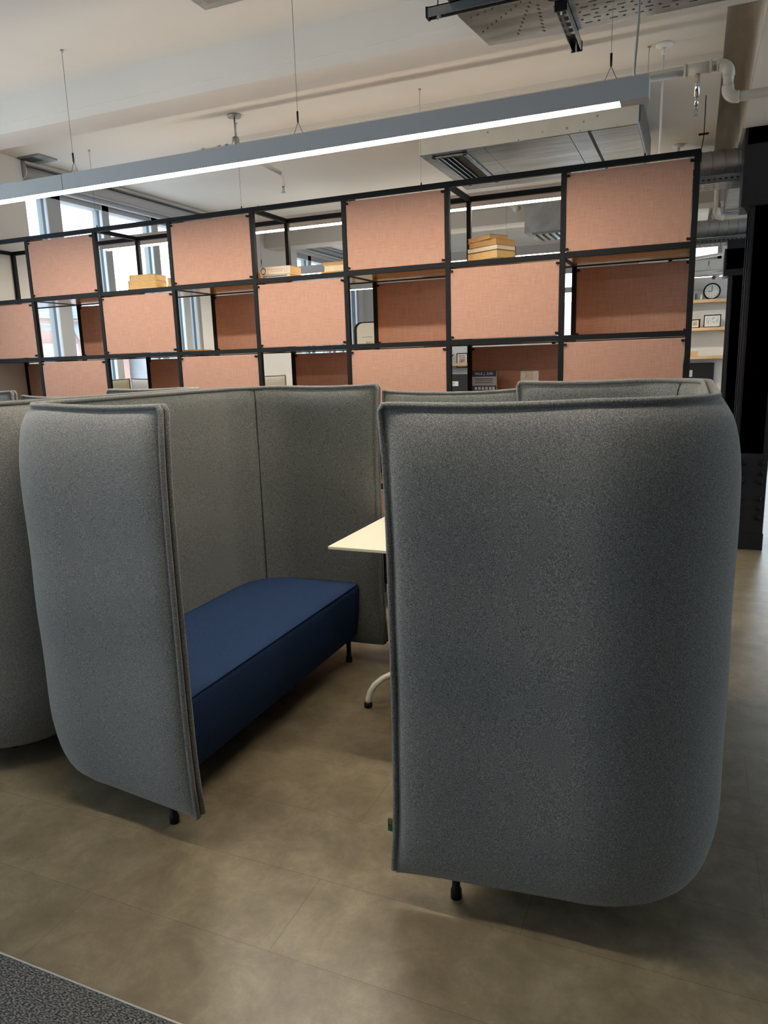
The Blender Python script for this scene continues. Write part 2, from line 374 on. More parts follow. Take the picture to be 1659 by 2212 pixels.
def vsamples(z0, z1, n=30):
    edge = [0, .004, .012, .025, .045, .07, .1, .14, .19, .25]
    mid = [z0+.25+(z1-z0-.5)*i/n for i in range(1, n)]
    return [z0+e for e in edge]+mid+[z1-e for e in edge[::-1]]
def shell(W, D, r, sx, zb, zt, Bw, Bb, sag):
    P = upath(W, D, r); S = [0]
    for a, b in zip(P[:-1], P[1:]): S.append(S[-1]+math.hypot(b[0]-a[0], b[1]-a[1]))
    L = S[-1]; V = vsamples(zb, zt)
    lw = W-r; la = r*PI/2; seams = [lw+la/2, L-lw-la/2]
    def B(s):
        d = min(s, L-s); t = min(max((d-lw*.5)/(lw*.5+la*.5), 0), 1); t = t*t*(3-2*t)
        return Bw+(Bb-Bw)*t, .15+.08*t
    def zmap(z, s):
        d = min(s, L-s); k = sag*math.sin(PI*min(d/.5, 1)) if d < .5 else 0
        return z - k*(z-zb)/(zt-zb)
    bm = nb(); G = []
    for side in (0, 1):
        rows = []
        for i, (x, y, nx, ny) in enumerate(P):
            s = S[i]; du = min(s, L-s); row = []
            b, Rz = B(s)
            for z in V:
                dz = min(z-zb, zt-z)
                if side == 0: n = .010+b*dome(dz-.009, Rz)*dome(du-.009, .11)
                else:
                    n = -(.016+.02*dome(dz-.009, .1)*dome(du-.009, .1))
                    ds = min(abs(s-q) for q in seams)
                    n += .010*max(0, 1-ds/.03)**1.5 * (1 if dz > .0 else 0)
                    if ds > .0: n -= .0
                fl = .008*(1-min(du/.1, 1))**2      # lip at the open end
                wob = .0012*math.sin(7*z+5*s)+.0012*math.sin(17*z+3*s)
                n += wob*dome(dz, .1)
                tz = (z-zb)/(zt-zb); pin = .016*(1-(2*tz-1)**4)*(1-min(du/.12, 1))
                row.append(bm.verts.new((sx*(x+nx*n+pin), y+ny*(n+fl), zmap(z, s))))
            rows.append(row)
        G.append(rows)
    nP, nV = len(P), len(V)
    def q(a, b, c, d, mi=0):
        f = bm.faces.new((a, b, c, d) if sx > 0 else (d, c, b, a)); f.smooth = True; f.material_index = mi
    for i in range(nP-1):
        for j in range(nV-1):
            q(G[0][i][j], G[0][i+1][j], G[0][i+1][j+1], G[0][i][j+1])
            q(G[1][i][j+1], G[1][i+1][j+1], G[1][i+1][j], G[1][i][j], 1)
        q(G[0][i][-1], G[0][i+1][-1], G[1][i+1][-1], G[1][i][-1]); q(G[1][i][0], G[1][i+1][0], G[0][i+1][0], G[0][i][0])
    for j in range(nV-1):
        q(G[1][0][j], G[0][0][j], G[0][0][j+1], G[1][0][j+1]); q(G[0][-1][j], G[1][-1][j], G[1][-1][j+1], G[0][-1][j+1])
    def loop(n):
        pts = []; e = .012
        def at(i, z, out=0):
            x, y, nx, ny = P[i]; du = min(S[i], L-S[i]); fl = .008*(1-min(du/.1, 1))**2
            tz = (z-zb)/(zt-zb); pin = .016*(1-min(1, abs(2*tz-1))**4)*(1-min(du/.12, 1))
            return Vector((sx*(x+nx*n+pin-(out if i in (0, nP-1) else 0)), y+ny*(n+fl), zmap(z, S[i])))
        for k in range(13): pts.append(at(0, zb+.01+(zt-zb-.02)*k/12, .006))
        for i in range(1, nP-1): pts.append(at(i, zt+.004))
        for k in range(13): pts.append(at(nP-1, zt-.01-(zt-zb-.02)*k/12, .006))
        return pts
    return bm, loop, P
def pillow(w, h, bulge, sag, fn):
    """flat double-faced cushion in the XZ plane, centred on y=0"""
    bm = nb(); n = 26; U = [w*(.5-.5*math.cos(PI*i/n)) for i in range(n+1)]; m = 30; V = [h*(.5-.5*math.cos(PI*j/m)) for j in range(m+1)]
    G = []
    def zz(u, z): return z - sag*math.sin(PI*u/w)**.5*(z/h)
    for sd in (-1, 1):
        rows = []
        for u in U:
            rows.append([bm.verts.new((u, sd*(.007+bulge*dome(min(z, h-z), .1)*dome(min(u, w-u), .09)), zz(u, z))) for z in V])
        G.append(rows)
    for i in range(n):
        for j in range(m):
            f = bm.faces.new((G[0][i][j], G[0][i+1][j], G[0][i+1][j+1], G[0][i][j+1])); f.smooth = True
            f = bm.faces.new((G[1][i][j+1], G[1][i+1][j+1], G[1][i+1][j], G[1][i][j])); f.smooth = True
    for i in range(n):
        bm.faces.new((G[1][i][0], G[1][i+1][0], G[0][i+1][0], G[0][i][0])); bm.faces.new((G[0][i][m], G[0][i+1][m], G[1][i+1][m], G[1][i][m]))
    for j in range(m):
        bm.faces.new((G[1][0][j], G[0][0][j], G[0][0][j+1], G[1][0][j+1])); bm.faces.new((G[0][n][j], G[1][n][j], G[1][n][j+1], G[0][n][j+1]))
    def loop(y):
        p = [Vector((-.004, y, z)) for z in V[1:-1]]+[Vector((u, y, zz(u, h)+.004)) for u in U]+[Vector((w+.004, y, z)) for z in V[-2:0:-1]]
        p += [Vector((u, y, -.003)) for u in U[::-1]]
        return p+[p[0]]
    return bm, loop
def make_sofa(name, label, sx, loc, group, tagged=False, W=.752):
    D, r = 1.535, .29
    t = thing(name, label, 'sofa', loc, 0, group)
    bm, loop, P = shell(W, D, r, sx, ZB, ZT, .034, .066, .006)
    obj('upholstered_shell', bm, [FELT, FELT_SHADED], t)
    for n in (.011, -.016):
        b = nb(); tube(b, loop(n), .008, 8); obj('piping', b, FELT_PIPE, t)
    mid = [i for i, p in enumerate(P) if p[2] > .6 and abs(abs(p[3])-.707) < .06]
    for i in (mid[0], mid[-1]):
        x, y, nx_, ny_ = P[i]; zs = [ZB+.01+(ZT-ZB-.02)*k/60 for k in range(61)]
        b = nb(); tube(b, [(sx*(x+nx_*n), y+ny_*n, z) for z in zs for n in (-(.0092+.02*dome(min(z-ZB, ZT-z)-.009, .1)),)], .0026, 6); obj('corner_seam', b, SEAM, t)
    # seat
    bm = nb(); x0, x1 = .125, W-.03; y0, y1 = .05, D-.045; zt, zbm = .425, .135
    nx, ny = 16, 28
    def ht(u, v): return zt+.006*dome(min(u, 1-u), .2)*dome(min(v, 1-v), .15)-.006
    rr = .14
    def pt(u, v, ins=0.):
        x = x0+(x1-x0)*u; y = y0+(y1-y0)*v
        # rounded rear corners
        cx = x1-rr
        if x > cx:
            for cy, sg in ((y0+rr, -1), (y1-rr, 1)):
                if (y-cy)*sg > 0:
                    dx, dy = (x-cx)/rr, abs(y-cy)/rr
                    m_ = max(dx, dy); l_ = math.hypot(dx, dy)
                    if l_ > 1e-6: k = m_/l_; x = cx+dx*k*rr; y = cy+sg*dy*k*rr
        return x, y
    grid = [[None]*(ny+1) for _ in range(nx+1)]
    for i in range(nx+1):
        for j in range(ny+1):
            x, y = pt(i/nx, j/ny); grid[i][j] = bm.verts.new((sx*x, y, ht(i/nx, j/ny)))
    def q(a, b, c, d):
        f = bm.faces.new((a, b, c, d) if sx > 0 else (d, c, b, a)); f.smooth = True
    for i in range(nx):
        for j in range(ny): q(grid[i][j], grid[i+1][j], grid[i+1][j+1], grid[i][j+1])
    border = [(i, 0) for i in range(nx)]+[(nx, j) for j in range(ny)]+[(i, ny) for i in range(nx, 0, -1)]+[(0, j) for j in range(ny, 0, -1)]
    prev = [grid[i][j] for i, j in border]
    cxm, cym = sx*(x0+x1)/2, (y0+y1)/2
    for (drop, out) in ((.006, .006), (.016, .010), (.03, .012), (.15, .006), (.27, -.01), (.282, -.018), (.287, -.03)):
        ring = []
        for i, j in border:
            x, y = pt(i/nx, j/ny); ox = oy = 0
            if i == 0: ox = -out
            if i == nx: ox = min(out, .0)
            if j == 0: oy = -min(out, .0)*.1
            if j == ny: oy = min(out, .0)*.1
            ring.append(bm.verts.new((sx*(x+ox), y+oy, zt-.006-drop)))
        n = len(ring)
        for k in range(n): q(ring[k], ring[(k+1) % n], prev[(k+1) % n], prev[k])
        prev = ring
    bm.faces.new(prev if sx < 0 else prev[::-1])
    seat = obj('seat', bm, BLUE, t)
    b = nb(); tube(b, [(sx*(x0-.007), y0+.01+(y1-y0-.02)*k/20, zt-.009) for k in range(21)], .0035, 6); obj('seat_piping', b, BLUE, seat)
    for lx, ly in ((.155, .055), (.175, D-.065), (W-.22, .24), (W-.2, D-.2), (W-.1, D/2)):
        b = nb(); tube(b, [(sx*lx, ly, .15), (sx*lx, ly, .03), (sx*lx, ly, .026), (sx*lx, ly, 0)], [.0125, .0115, .0155, .0165], 14); obj('leg', b, BLACK, t)
    if tagged:
        b = nb()
        x = -sx*.016; yy = -.022
        bx(b, min(x, x+sx*.02), max(x, x+sx*.02), yy-.001, yy+.001, .222, .258, mi=1); bx(b, min(x, x+sx*.02), max(x, x+sx*.02), yy+.004, yy+.006, .222, .258)
        bx(b, x-.001, x+.001, yy-.001, yy+.006, .222, .258); bx(b, min(x, x+sx*.02), max(x, x+sx*.02), yy-.0015, yy-.0005, .244, .258, mi=2)
        g = obj('fabric_label', b, [mat('green_label', (.02, .12, .03), .7), mat('green_label_front', (.015, .10, .03), .7), mat('olive_label', (.14, .11, .02), .7)], t); g['label'] = 'small green and olive fabric tag on the seam'
    return t
G1 = 'high backed booth sofas with blue seats'
make_sofa('booth_sofa', 'grey felt booth sofa with exposed blue seat, left of the white table', -1, (-1.388, 1.672, 0), G1, W=.712)
sr = make_sofa('booth_sofa', 'large grey felt booth sofa on the right, green tag on its lower edge', 1, (-.705, 1.672, 0), G1, True)
make_sofa('booth_sofa', 'grey felt booth sofa cut off by the left edge, behind the blue seated one', 1, (-3.03, 1.672, 0), G1)
make_sofa('booth_sofa', 'grey felt booth sofa beside the windows, only its far top edge visible', -1, (-3.78, 1.672, 0), G1)
def make_screen(x0, x1, label):
    t = thing('booth_screen', label, 'screen', (x0, 3.272, .09), 0, 'felt screens closing the booths')
    bm, loop = pillow(x1-x0, 1.278, .02, .018, None)
    obj('cushion_panel', bm, FELT_SHADED, t)
    for y in (-.008, .008):
        b = nb(); tube(b, loop(y), .007, 8, False); obj('piping', b, FELT_PIPE, t)
    for x in (.12, x1-x0-.12):
        b = nb(); tube(b, [(x, 0, .02), (x, 0, -.09)], .012, 10); obj('leg', b, BLACK, t)
make_screen(-1.376, -.702, 'grey felt screen between the two sofas behind the white table')
make_screen(-3.77, -3.03, 'grey felt screen at the far left behind the cut off sofa')
# table
t = thing('cafe_table', 'white square table with curved tube feet between the booth sofas', 'table', (-1.03, 2.89, 0))
bm = nb(); bx(bm, -.33, .33, -.31, .30, .752, .765, bev=.002); obj('tabletop', bm, TABLE, t)
bm = nb(); tube(bm, [(0, 0, .10), (0, 0, .752)], .025, 16); obj('column', bm, TUBEW, t)
bm = nb(); bx(bm, -.12, .12, -.12, .12, .744, .752); obj('mounting_plate', bm, BLACK, t)
for a in (217, 323, 143, 37):
    c, s = math.cos(math.radians(a)), math.sin(math.radians(a)); pts = []
    for rr, z in ((.0, .15), (.06, .15), (.12, .148), (.18, .14), (.225, .125), (.26, .10), (.282, .07), (.292, .035), (.294, .018)):
        pts.append((c*rr, s*rr, z))
    bm = nb(); tube(bm, pts, .0135, 12); lg = obj('leg', bm, TUBEW, t)
    bm = nb(); tube(bm, [(c*.294, s*.294, .022), (c*.294, s*.294, .014), (c*.294, s*.294, 0)], [.0135, .019, .018], 12); obj('foot', bm, BLACK, lg)

# ------------------------------------------------------------------ shelving divider
U = .6; X0 = -4.235; YS = 3.862; RH = .4013; DD = .4037; ZTOP = 2.4007
sd = thing('shelving_divider', 'black framed room divider with terracotta fabric panels behind the booths', 'shelving', (0, YS, 0))
PT = .0125
def px(i): return X0+i*U
for i in range(-1, 8):
    for y in (0, DD):
        bm = nb(); bx(bm, px(i)-PT, px(i)+PT, y-PT, y+PT, 0, ZTOP+.013); obj('post', bm, BLACK, sd)
rowz = [ZTOP-k*RH for k in range(6)]
for k, z in enumerate(rowz):
    for y in (0, DD):
        bm = nb(); bx(bm, px(-1), px(7), y-PT+.001, y+PT-.001, z-.013, z+.013); obj('rail', bm, BLACK, sd)
    for i in range(-1, 8):
        bm = nb(); bx(bm, px(i)-PT+.001, px(i)+PT-.001, 0, DD, z-.012, z+.012); obj('depth_rail', bm, BLACK, sd)
    if k:
        bm = nb(); bx(bm, px(-1)+.012, px(7)-.012, PT, DD-PT-.004, z-.009, z+.0122); obj('shelf_board', bm, OAK, sd)
def fpanel(i, k, y):
    z1 = rowz[k]-.022; z0 = rowz[k+1]+.015 if k < 5 else .06
    bm = nb(); bx(bm, px(i)+.0145, px(i+1)-.0145, y-.009, y+.009, z0, z1, bev=.002); p = obj('fabric_panel', bm, TERRA, sd)
    for x in (px(i)+.024, px(i+1)-.024):
        for z in (z0+.012, z1-.012):
            bm = nb(); tube(bm, [(x, y-.022, z), (x, y, z)], .0065, 8); bx(bm, x-.014 if x < px(i)+.1 else x, x if x < px(i)+.1 else x+.014, y-.012, y-.006, z-.005, z+.005); obj('fixing', bm, BLACK, p)
for k in range(6):
    for i in range(-1, 7):
        if k == 5 and False: continue
        if (i+k) % 2 == 0: fpanel(i, k, 0)
        elif k >= 1: fpanel(i, k, DD)

# ------------------------------------------------------------------ books and small things on the divider
PAGES = noise_mat('page_edges', [(.3, (.52, .33, .12)), (.7, (.66, .45, .2))], 30, .85, 2, stretch=(1, 1, 12))
PAGES2 = noise_mat('pale_page_edges', [(.3, (.62, .5, .33)), (.7, (.75, .64, .46))], 30, .85, 2, stretch=(1, 1, 12))
PAGES3 = noise_mat('dark_page_edges', [(.3, (.40, .23, .08)), (.7, (.53, .32, .12))], 30, .85, 2, stretch=(1, 1, 12))
def cover(c): return mat('book_cover', c, .5)
CV = {'black': cover((.015, .017, .02)), 'cream': cover((.72, .62, .52)), 'white': cover((.75, .73, .68)), 'tan': cover((.5, .3, .16)), 'yellow': cover((.75, .55, .12)), 'navy': cover((.02, .045, .10)), 'grey': cover((.45, .48, .52)), 'pink': cover((.62, .42, .36)), 'green': cover((.2, .3, .25)), 'rust': cover((.45, .2, .1))}
def book(x, y, z, L, Wd, T, rz, cv, pg, label, group, spine=None, stand=False):
    """lying book: length L along local x, width Wd along local y, spine on the -y side when spine is 'front'"""
    t = thing('book', label, 'book', (x, y, z), rz, group)
    c = .0016
    bm = nb(); bx(bm, -L/2, L/2, -Wd/2, Wd/2, 0, c); bx(bm, -L/2, L/2, -Wd/2, Wd/2, T-c, T)
    if spine == 'front': bx(bm, -L/2, L/2, -Wd/2, -Wd/2+c, 0, T)
    elif spine == 'left': bx(bm, -L/2, -L/2+c, -Wd/2, Wd/2, 0, T)
    else: bx(bm, -L/2, L/2, Wd/2-c, Wd/2, 0, T)
    obj('cover', bm, CV[cv], t)
    g = .003
    bm = nb(); bx(bm, -L/2+g, L/2-g, -Wd/2+(c if spine == 'front' else g), Wd/2-(g if spine else c), c, T-c); obj('pages', bm, pg, t)
    return t
ZS = rowz[1]+.0127
R = math.radians
# five-book stack, column 5
sx_, sy_ = -1.045, YS+.17
z = ZS; GB = 'book stack at the right of the top shelf'
stackdata = [(.21, .14, .014, 38, 'white', PAGES2, 'thin white covered book at the bottom of the right hand stack'),
    (.215, .15, .042, 38, 'black', PAGES, 'thick orange paged book with dark cover, second from the bottom of the right stack'),
    (.215, .15, .026, 38, 'black', PAGES2, 'pale paged hardback with black cover in the middle of the right stack'),
    (.205, .14, .032, 36, 'tan', PAGES3, 'brown paged paperback fourth up in the right stack'),
    (.19, .125, .023, 28, 'tan', PAGES3, 'topmost brown paperback twisted on the right stack')]
for L_, W_, T_, a, cv, pg, lb in stackdata:
    book(sx_-(.0 if a != 28 else .02), sy_, z, L_, W_, T_, R(a-90+25), cv, pg, lb, GB); z += T_
# middle stack, column 3
GB = 'books in the middle opening of the top shelf'
xm, ym = -2.36, YS+.17
bk = book(xm-.01, ym, ZS, .235, .16, .014, R(4), 'black', PAGES, 'thin black book under the cream book on the top shelf', GB, 'front')
bk = book(xm, ym, ZS+.014, .2, .15, .017, R(3), 'white', PAGES, 'slim white and yellow book beneath the thick cream book', GB, 'front')
bm = nb(); bx(bm, -.1, -.088, -.0765, -.075, .001, .016); bx(bm, .088, .1, -.0765, -.075, .001, .016); obj('cover_band', bm, CV['yellow'], bk)
bm = nb()
x = -.082
while x < .075:
    wd = random.uniform(.004, .01); bx(bm, x, x+wd, -.0762, -.075, .005, .011); x += wd+.002
obj('spine_lettering', bm, CV['black'], bk)
bk = book(xm, ym, ZS+.031, .205, .155, .046, R(3), 'cream', PAGES, 'thick cream book with a black ring on its spine', GB, 'front')
bm = nb()
tube(bm, [(-.078+.015*math.cos(a*PI/12), -.0782, .023+.018*math.sin(a*PI/12)) for a in range(25)], .0022, 6, False); obj('spine_ring', bm, CV['black'], bk)
bm = nb()
for zz, x0, x1 in ((.029, -.035, .055), (.018, -.028, .048)):
    x = x0
    while x < x1:
        wd = random.uniform(.0015, .004); bx(bm, x, x+wd, -.0784, -.0775, zz-.0025, zz+.0025); x += wd+.0013
for x in (-.048, .066, .08): bx(bm, x, x+.0025, -.0784, -.0775, .008, .038)
obj('spine_lettering', bm, CV['pink'], bk)
book(xm-.165, ym+.03, ZS, .06, .12, .055, R(10), 'cream', PAGES, 'small stack end behind the post, left of the cream ring book', GB)
xr = -1.93
book(xr, ym, ZS, .23, .16, .022, R(-6), 'yellow', PAGES, 'yellow edged book at the bottom of the pile right of the cream book', GB)
book(xr+.01, ym, ZS+.022, .21, .15, .033, R(-4), 'cream', PAGES2, 'pale paged book in the middle of the pile beside the tall post', GB)
book(xr+.005, ym, ZS+.055, .215, .15, .02, R(-7), 'rust', PAGES3, 'brown topmost book of the pile right of the cream book', GB)
book(xr-.165, ym-.02, ZS, .07, .1, .014, R(20), 'white', PAGES2, 'little white booklet lying between the two middle piles', GB)
# left stack, column 1
GB = 'books in the left opening of the top shelf'
xl = -3.385; yl = YS+.17
book(xl, yl, ZS, .2, .16, .018, R(12), 'pink', PAGES, 'pinkish covered book at the bottom of the left hand stack', GB, 'left')
book(xl+.005, yl, ZS+.018, .2, .155, .05, R(12), 'cream', PAGES, 'thick cream spined book in the middle of the left stack', GB, 'left')
book(xl+.01, yl, ZS+.068, .19, .14, .036, R(8), 'tan', PAGES, 'topmost tan paperback of the left stack', GB, 'left')
book(-3.16, YS+.20, ZS, .12, .15, .03, R(30), 'white', PAGES2, 'pale book half hidden by the post beside the left stack', GB)
book(-3.155, YS+.20, ZS+.03, .12, .14, .04, R(30), 'tan', PAGES, 'orange paged book half hidden by the post beside the left stack', GB)
# small flat book, row 2 column 2
book(-3.05, YS+.2, rowz[2]+.0127, .16, .11, .014, R(3), 'yellow', PAGES, 'thin yellow book lying in the opening under the left stacks', 'books on the lower shelves')
# standing book, row 3 column 5
def text(s, size, loc, m, parent, rot=(PI/2, 0, 0), name='lettering', ext=.0006, sx=1.):
    c = bpy.data.curves.new(name, 'FONT'); c.body = s; c.size = size; c.extrude = ext; c.align_x = 'CENTER'; c.align_y = 'CENTER'
    o = bpy.data.objects.new(name, c); COL.objects.link(o); c.materials.append(m); o.location = loc; o.rotation_euler = rot; bpy.context.view_layer.update()
    me = bpy.data.meshes.new_from_object(o.evaluated_get(bpy.context.evaluated_depsgraph_get())); bpy.data.objects.remove(o)
    if not me.materials: me.materials.append(m)
    o = bpy.data.objects.new(name, me); COL.objects.link(o); o.location = loc; o.rotation_euler = rot; o.parent = parent
    return o
zb_ = rowz[3]+.0127
LET = mat('pale_lettering', (.75, .78, .8), .5)
t = thing('book', 'navy and grey book standing upright with PAUL J. ZAK across its front', 'book', (-1.105, YS+.24, zb_), R(-8), 'books on the lower shelves')
BH, BW = .232, .148
bm = nb(); bx(bm, -BW/2, BW/2, 0, .002, 0, BH); bx(bm, -BW/2, BW/2, .024, .026, 0, BH); bx(bm, -BW/2, -BW/2+.002, 0, .026, 0, BH); obj('cover', bm, CV['navy'], t)
bm = nb(); bx(bm, -BW/2+.002, BW/2-.003, .002, .024, .003, BH-.003); obj('pages', bm, PAGES, t)
bm = nb(); bx(bm, -BW/2, BW/2, -.0008, 0, BH-.085, BH-.034); obj('cover_band', bm, CV['grey'], t)
text('PAUL J. ZAK', .021, (0, -.001, BH-.018), LET, t, name='author_lettering')
bm = nb()
for k, (zz, hh, m0) in enumerate(((BH-.047, .0045, .055), (BH-.057, .0035, .05), (BH-.068, .004, .055))):
    x = -m0
    while x < m0: wd = random.uniform(.004, .012); bx(bm, x, min(x+wd, m0), -.0016, -.0008, zz-hh/2, zz+hh/2); x += wd+.002
obj('cover_lettering', bm, CV['navy'], t)
bm = nb()
for x in (-.058, -.036, -.014, .008, .03, .05): bx(bm, x, x+.015, -.001, 0, BH-.108, BH-.092)
obj('title_lettering', bm, LET, t)
t = thing('wooden_block', 'pale wooden block ornament right of the standing navy book', 'ornament', (-.845, YS+.2, zb_), R(-20))
bm = nb(); bx(bm, -.03, .05, -.03, .03, 0, .225, bev=.003); obj('block', bm, mat('pale_wood', (.68, .55, .42), .6), t)
bm = nb(); tube(bm, [(-.005, -.034, .2), (-.005, -.029, .2)], .014, 16); bx(bm, -.01, 0, -.0345, -.034, .192, .208); obj('knob', bm, WHITE, t)

# ------------------------------------------------------------------ linear lights
def linear_light(y, zt, x_end, x_lum, cables, label, h=.079, wd=.079, joint=None, x0=-4.2, feed=None):
    zb = zt-h; t = thing('linear_light', label, 'light', (0, y, 0), 0, 'suspended linear lights')
    y0, y1 = 0, wd
    bm = nb(); th = .004
    bx(bm, x0, x_end, y0, y0+th, zb, zt); bx(bm, x0, x_end, y1-th, y1, zb, zt); bx(bm, x0, x_end, y0+th, y1-th, zb+.03, zt-.02)
    bx(bm, x_lum, x_end, y0+th, y1-th, zb, zb+.03); obj('housing', bm, HOUSE, t)
    bm = nb(); bx(bm, x_end, x_end+.004, y0, y1, zb, zt); obj('end_cap', bm, HOUSE, t)
    bm = nb(); bx(bm, x0, x_lum-.002, y0+th, y1-th, zb+.006, zb+.012); obj('diffuser', bm, GLOW, t)
    bm = nb(); bx(bm, x0, x_lum-.002, y0+th+.005, y1-th-.005, zt-.016, zt-.008); obj('upper_diffuser', bm, GLOWUP, t)
    if joint: bm = nb(); bx(bm, joint-.001, joint+.001, y0-.0006, y0+.001, zb, zt); obj('joint', bm, DARK, t)
    ym = wd/2
    for cx in cables:
        bm = nb(); tube(bm, [(cx, ym, zt+.10), (cx, ym, CZ-.01)], .0011, 6); s = obj('suspension_cable', bm, mat('wire', (.12, .12, .12), .4, .6), t)
        bm = nb(); tube(bm, [(cx, ym, zt+.06), (cx, ym, zt+.105)], .0045, 8)
        tube(bm, [(cx, ym, zt+.06), (cx-.028, ym, zt)], .0012, 6); tube(bm, [(cx, ym, zt+.06), (cx+.028, ym, zt)], .0012, 6)
        obj('gripper', bm, BLACK, s)
        bm = nb(); tube(bm, [(cx, ym, CZ), (cx, ym, CZ-.018)], .008, 10); obj('ceiling_anchor', bm, ALU, s)
    if feed: bm = nb(); tube(bm, [(feed, ym, zt), (feed-.004, ym, zt+.03), (feed+.006, ym, zt+.2), (feed+.004, ym, CZ)], .005, 8); obj('supply_cable', bm, mat('grey_cable', (.35, .35, .34), .5), t)
    return t
linear_light(3.127, 2.526, -.213, -.314, [-.352, -1.72, -3.07], 'nearest long grey linear light crossing in front of the divider', joint=-3.127, feed=-.263)
linear_light(4.50, 2.485, -.213, -.314, [-.31, -1.62, -2.94, -4.24], 'long lit linear light directly behind the divider, seen through its top openings')
linear_light(6.75, 2.485, -.213, -.314, [-.35, -1.62, -2.3, -4.2], 'lit linear light far behind the divider, level with the top book stack')
linear_light(8.5, 2.485, -.6, -.7, [-.3, -1.6, -3], 'farthest lit linear light glimpsed through the narrow right opening')
linear_light(1.472, 2.526, -.213, -.314, [-.346, -1.0, -2.0], 'linear light above the front of the booths, outside the picture', x0=-2.2)

linear_light(10.0, 2.49, .33, .30, [0.1], 'short bright light strip above the wall clock', x0=-.6)

# ------------------------------------------------------------------ ceiling services
# fan coil unit
t = thing('fan_coil_unit', 'flat galvanised metal air unit hanging above the right end of the divider', 'air unit', (0, 0, 0))
xa, xb, ya, yb, za, zb2 = -1.77, -.384, 4.93, 6.05, 2.85, 3.07
WGREY = noise_mat('coated_sheet', [(.3, (.5, .5, .46)), (.7, (.58, .58, .53))], 4, .45, 3, metal=.35)
bm = nb(); bx(bm, xa, xb, ya, yb, za+.004, zb2); obj('casing', bm, WGREY, t)
gx = xa+.42
for a, b in ((gx+.02, -.79), (-.785, -.675), (-.655, xb-.003)):
    bm = nb(); bx(bm, a, b, ya+.004, yb-.004, za-.002, za+.004); obj('access_panel', bm, GALV, t)
bm = nb(); bx(bm, xa+.003, gx+.016, ya+.004, yb-.004, za, za+.004); obj('base_panel', bm, GALV, t)
bm = nb(); bx(bm, -.674, -.656, ya, yb, za-.001, za+.004); obj('gap', bm, DARK, t)
bm = nb()
x0, x1, y0, y1 = xa+.07, xa+.31, ya+.05, yb-.18
for a, b, c, d in ((x0, x1, y0, y0+.03), (x0, x1, y1-.03, y1), (x0, x0+.03, y0, y1), (x1-.03, x1, y0, y1)): bx(bm, a, b, c, d, za-.012, za-.002, bev=.003)
gr = obj('grille_frame', bm, GALV, t)
bm = nb(); bx(bm, x0+.03, x1-.03, y0+.03, y1-.03, za-.003, za-.001); obj('grille_void', bm, DARK, gr)
bm = nb()
for k in range(3):
    x = x0+.05+k*.035
    bx(bm, -.02, .02, y0+.03, y1-.03, -.001, .001, rot=Matrix.Translation((x, 0, za-.008)) @ Matrix.Rotation(R(25), 4, 'Y'))
obj('louvre', bm, GALV, gr)
bm = nb()
for x in (-1.3, -.95, -.8, -.7, -.62): tube(bm, [(x, ya-.004, za+.06+.03*math.sin(x*9)), (x, ya+.001, za+.06+.03*math.sin(x*9))], .006, 8)
for x in (-1.1, -.72, -.5): tube(bm, [(x, ya-.004, za+.01), (x, ya+.001, za+.01)], .005, 8)
obj('screws', bm, STEEL, t)
bm = nb(); bx(bm, xb, xb+.01, ya+.06, yb-.02, za+.03, zb2-.03); obj('side_panel', bm, mat('dark_sheet', (.12, .13, .15), .35, .7), t)  # dark metallic sheet over the right side of the casing
bm = nb()
for x in (xa+.1, xb-.1):
    for y in (ya+.1, yb-.1): tube(bm, [(x, y, zb2), (x, y, CZ-.032)], .006, 6)
obj('hanger_rods', bm, STEEL, t)
# second unit further back
t = thing('fan_coil_unit', 'grey air unit far behind, above the right end of the book stack', 'air unit', (0, 0, 0))
bm = nb(); bx(bm, -1.62, -.5, 7.55, 8.05, 2.72, 3.05); obj('casing', bm, STEEL, t)
bm = nb(); bx(bm, -1.55, -.6, 7.58, 8.0, 2.70, 2.72); g = obj('grille_frame', bm, GALV, t)
bm = nb()
for k in range(14): bx(bm, -1.52+k*.065, -1.50+k*.065, 7.6, 7.98, 2.695, 2.70)
obj('louvre', bm, DARK, g)
t = thing('smoke_detector', 'small white smoke detector on the ceiling seen above the book stack', 'detector', (-1.78, 8.5*.93, 0))
bm = nb(); tube(bm, [(0, 0, CZ-.032), (0, 0, CZ-.075)], [.075, .07], 20); obj('base', bm, WHITE, t)
bm = nb(); tube(bm, [(0, 0, CZ-.07), (0, 0, CZ-.11), (0, 0, CZ-.13)], [.045, .04, .012], 20); obj('sensor', bm, WHITE, t)
# ceiling cassette
t = thing('ceiling_cassette', 'corner of a square metal cassette on the ceiling at the top left', 'air unit', (-2.138, 3.107, CZ))
bm = nb(); bx(bm, 0, .6, -.6, 0, -.022, 0, bev=.003); obj('frame', bm, STEEL, t)
bm = nb(); bx(bm, .055, .545, -.545, -.055, -.026, -.02); obj('grille', bm, noise_mat('cassette_panel', [(.3, (.2, .19, .18)), (.7, (.33, .31, .3))], 8, .4, 2, metal=.5), t)
# access slot by the pillar
t = thing('ceiling_hatch', 'small open metal hatch in the ceiling at the left pillar', 'hatch', (-4.84, 4.42, CZ))
bm = nb(); bx(bm, 0, .22, 0, .18, -.012, 0); obj('frame', bm, STEEL, t)
bm = nb(); bx(bm, .01, .14, .01, .12, -.014, -.01); obj('opening', bm, DARK, t)
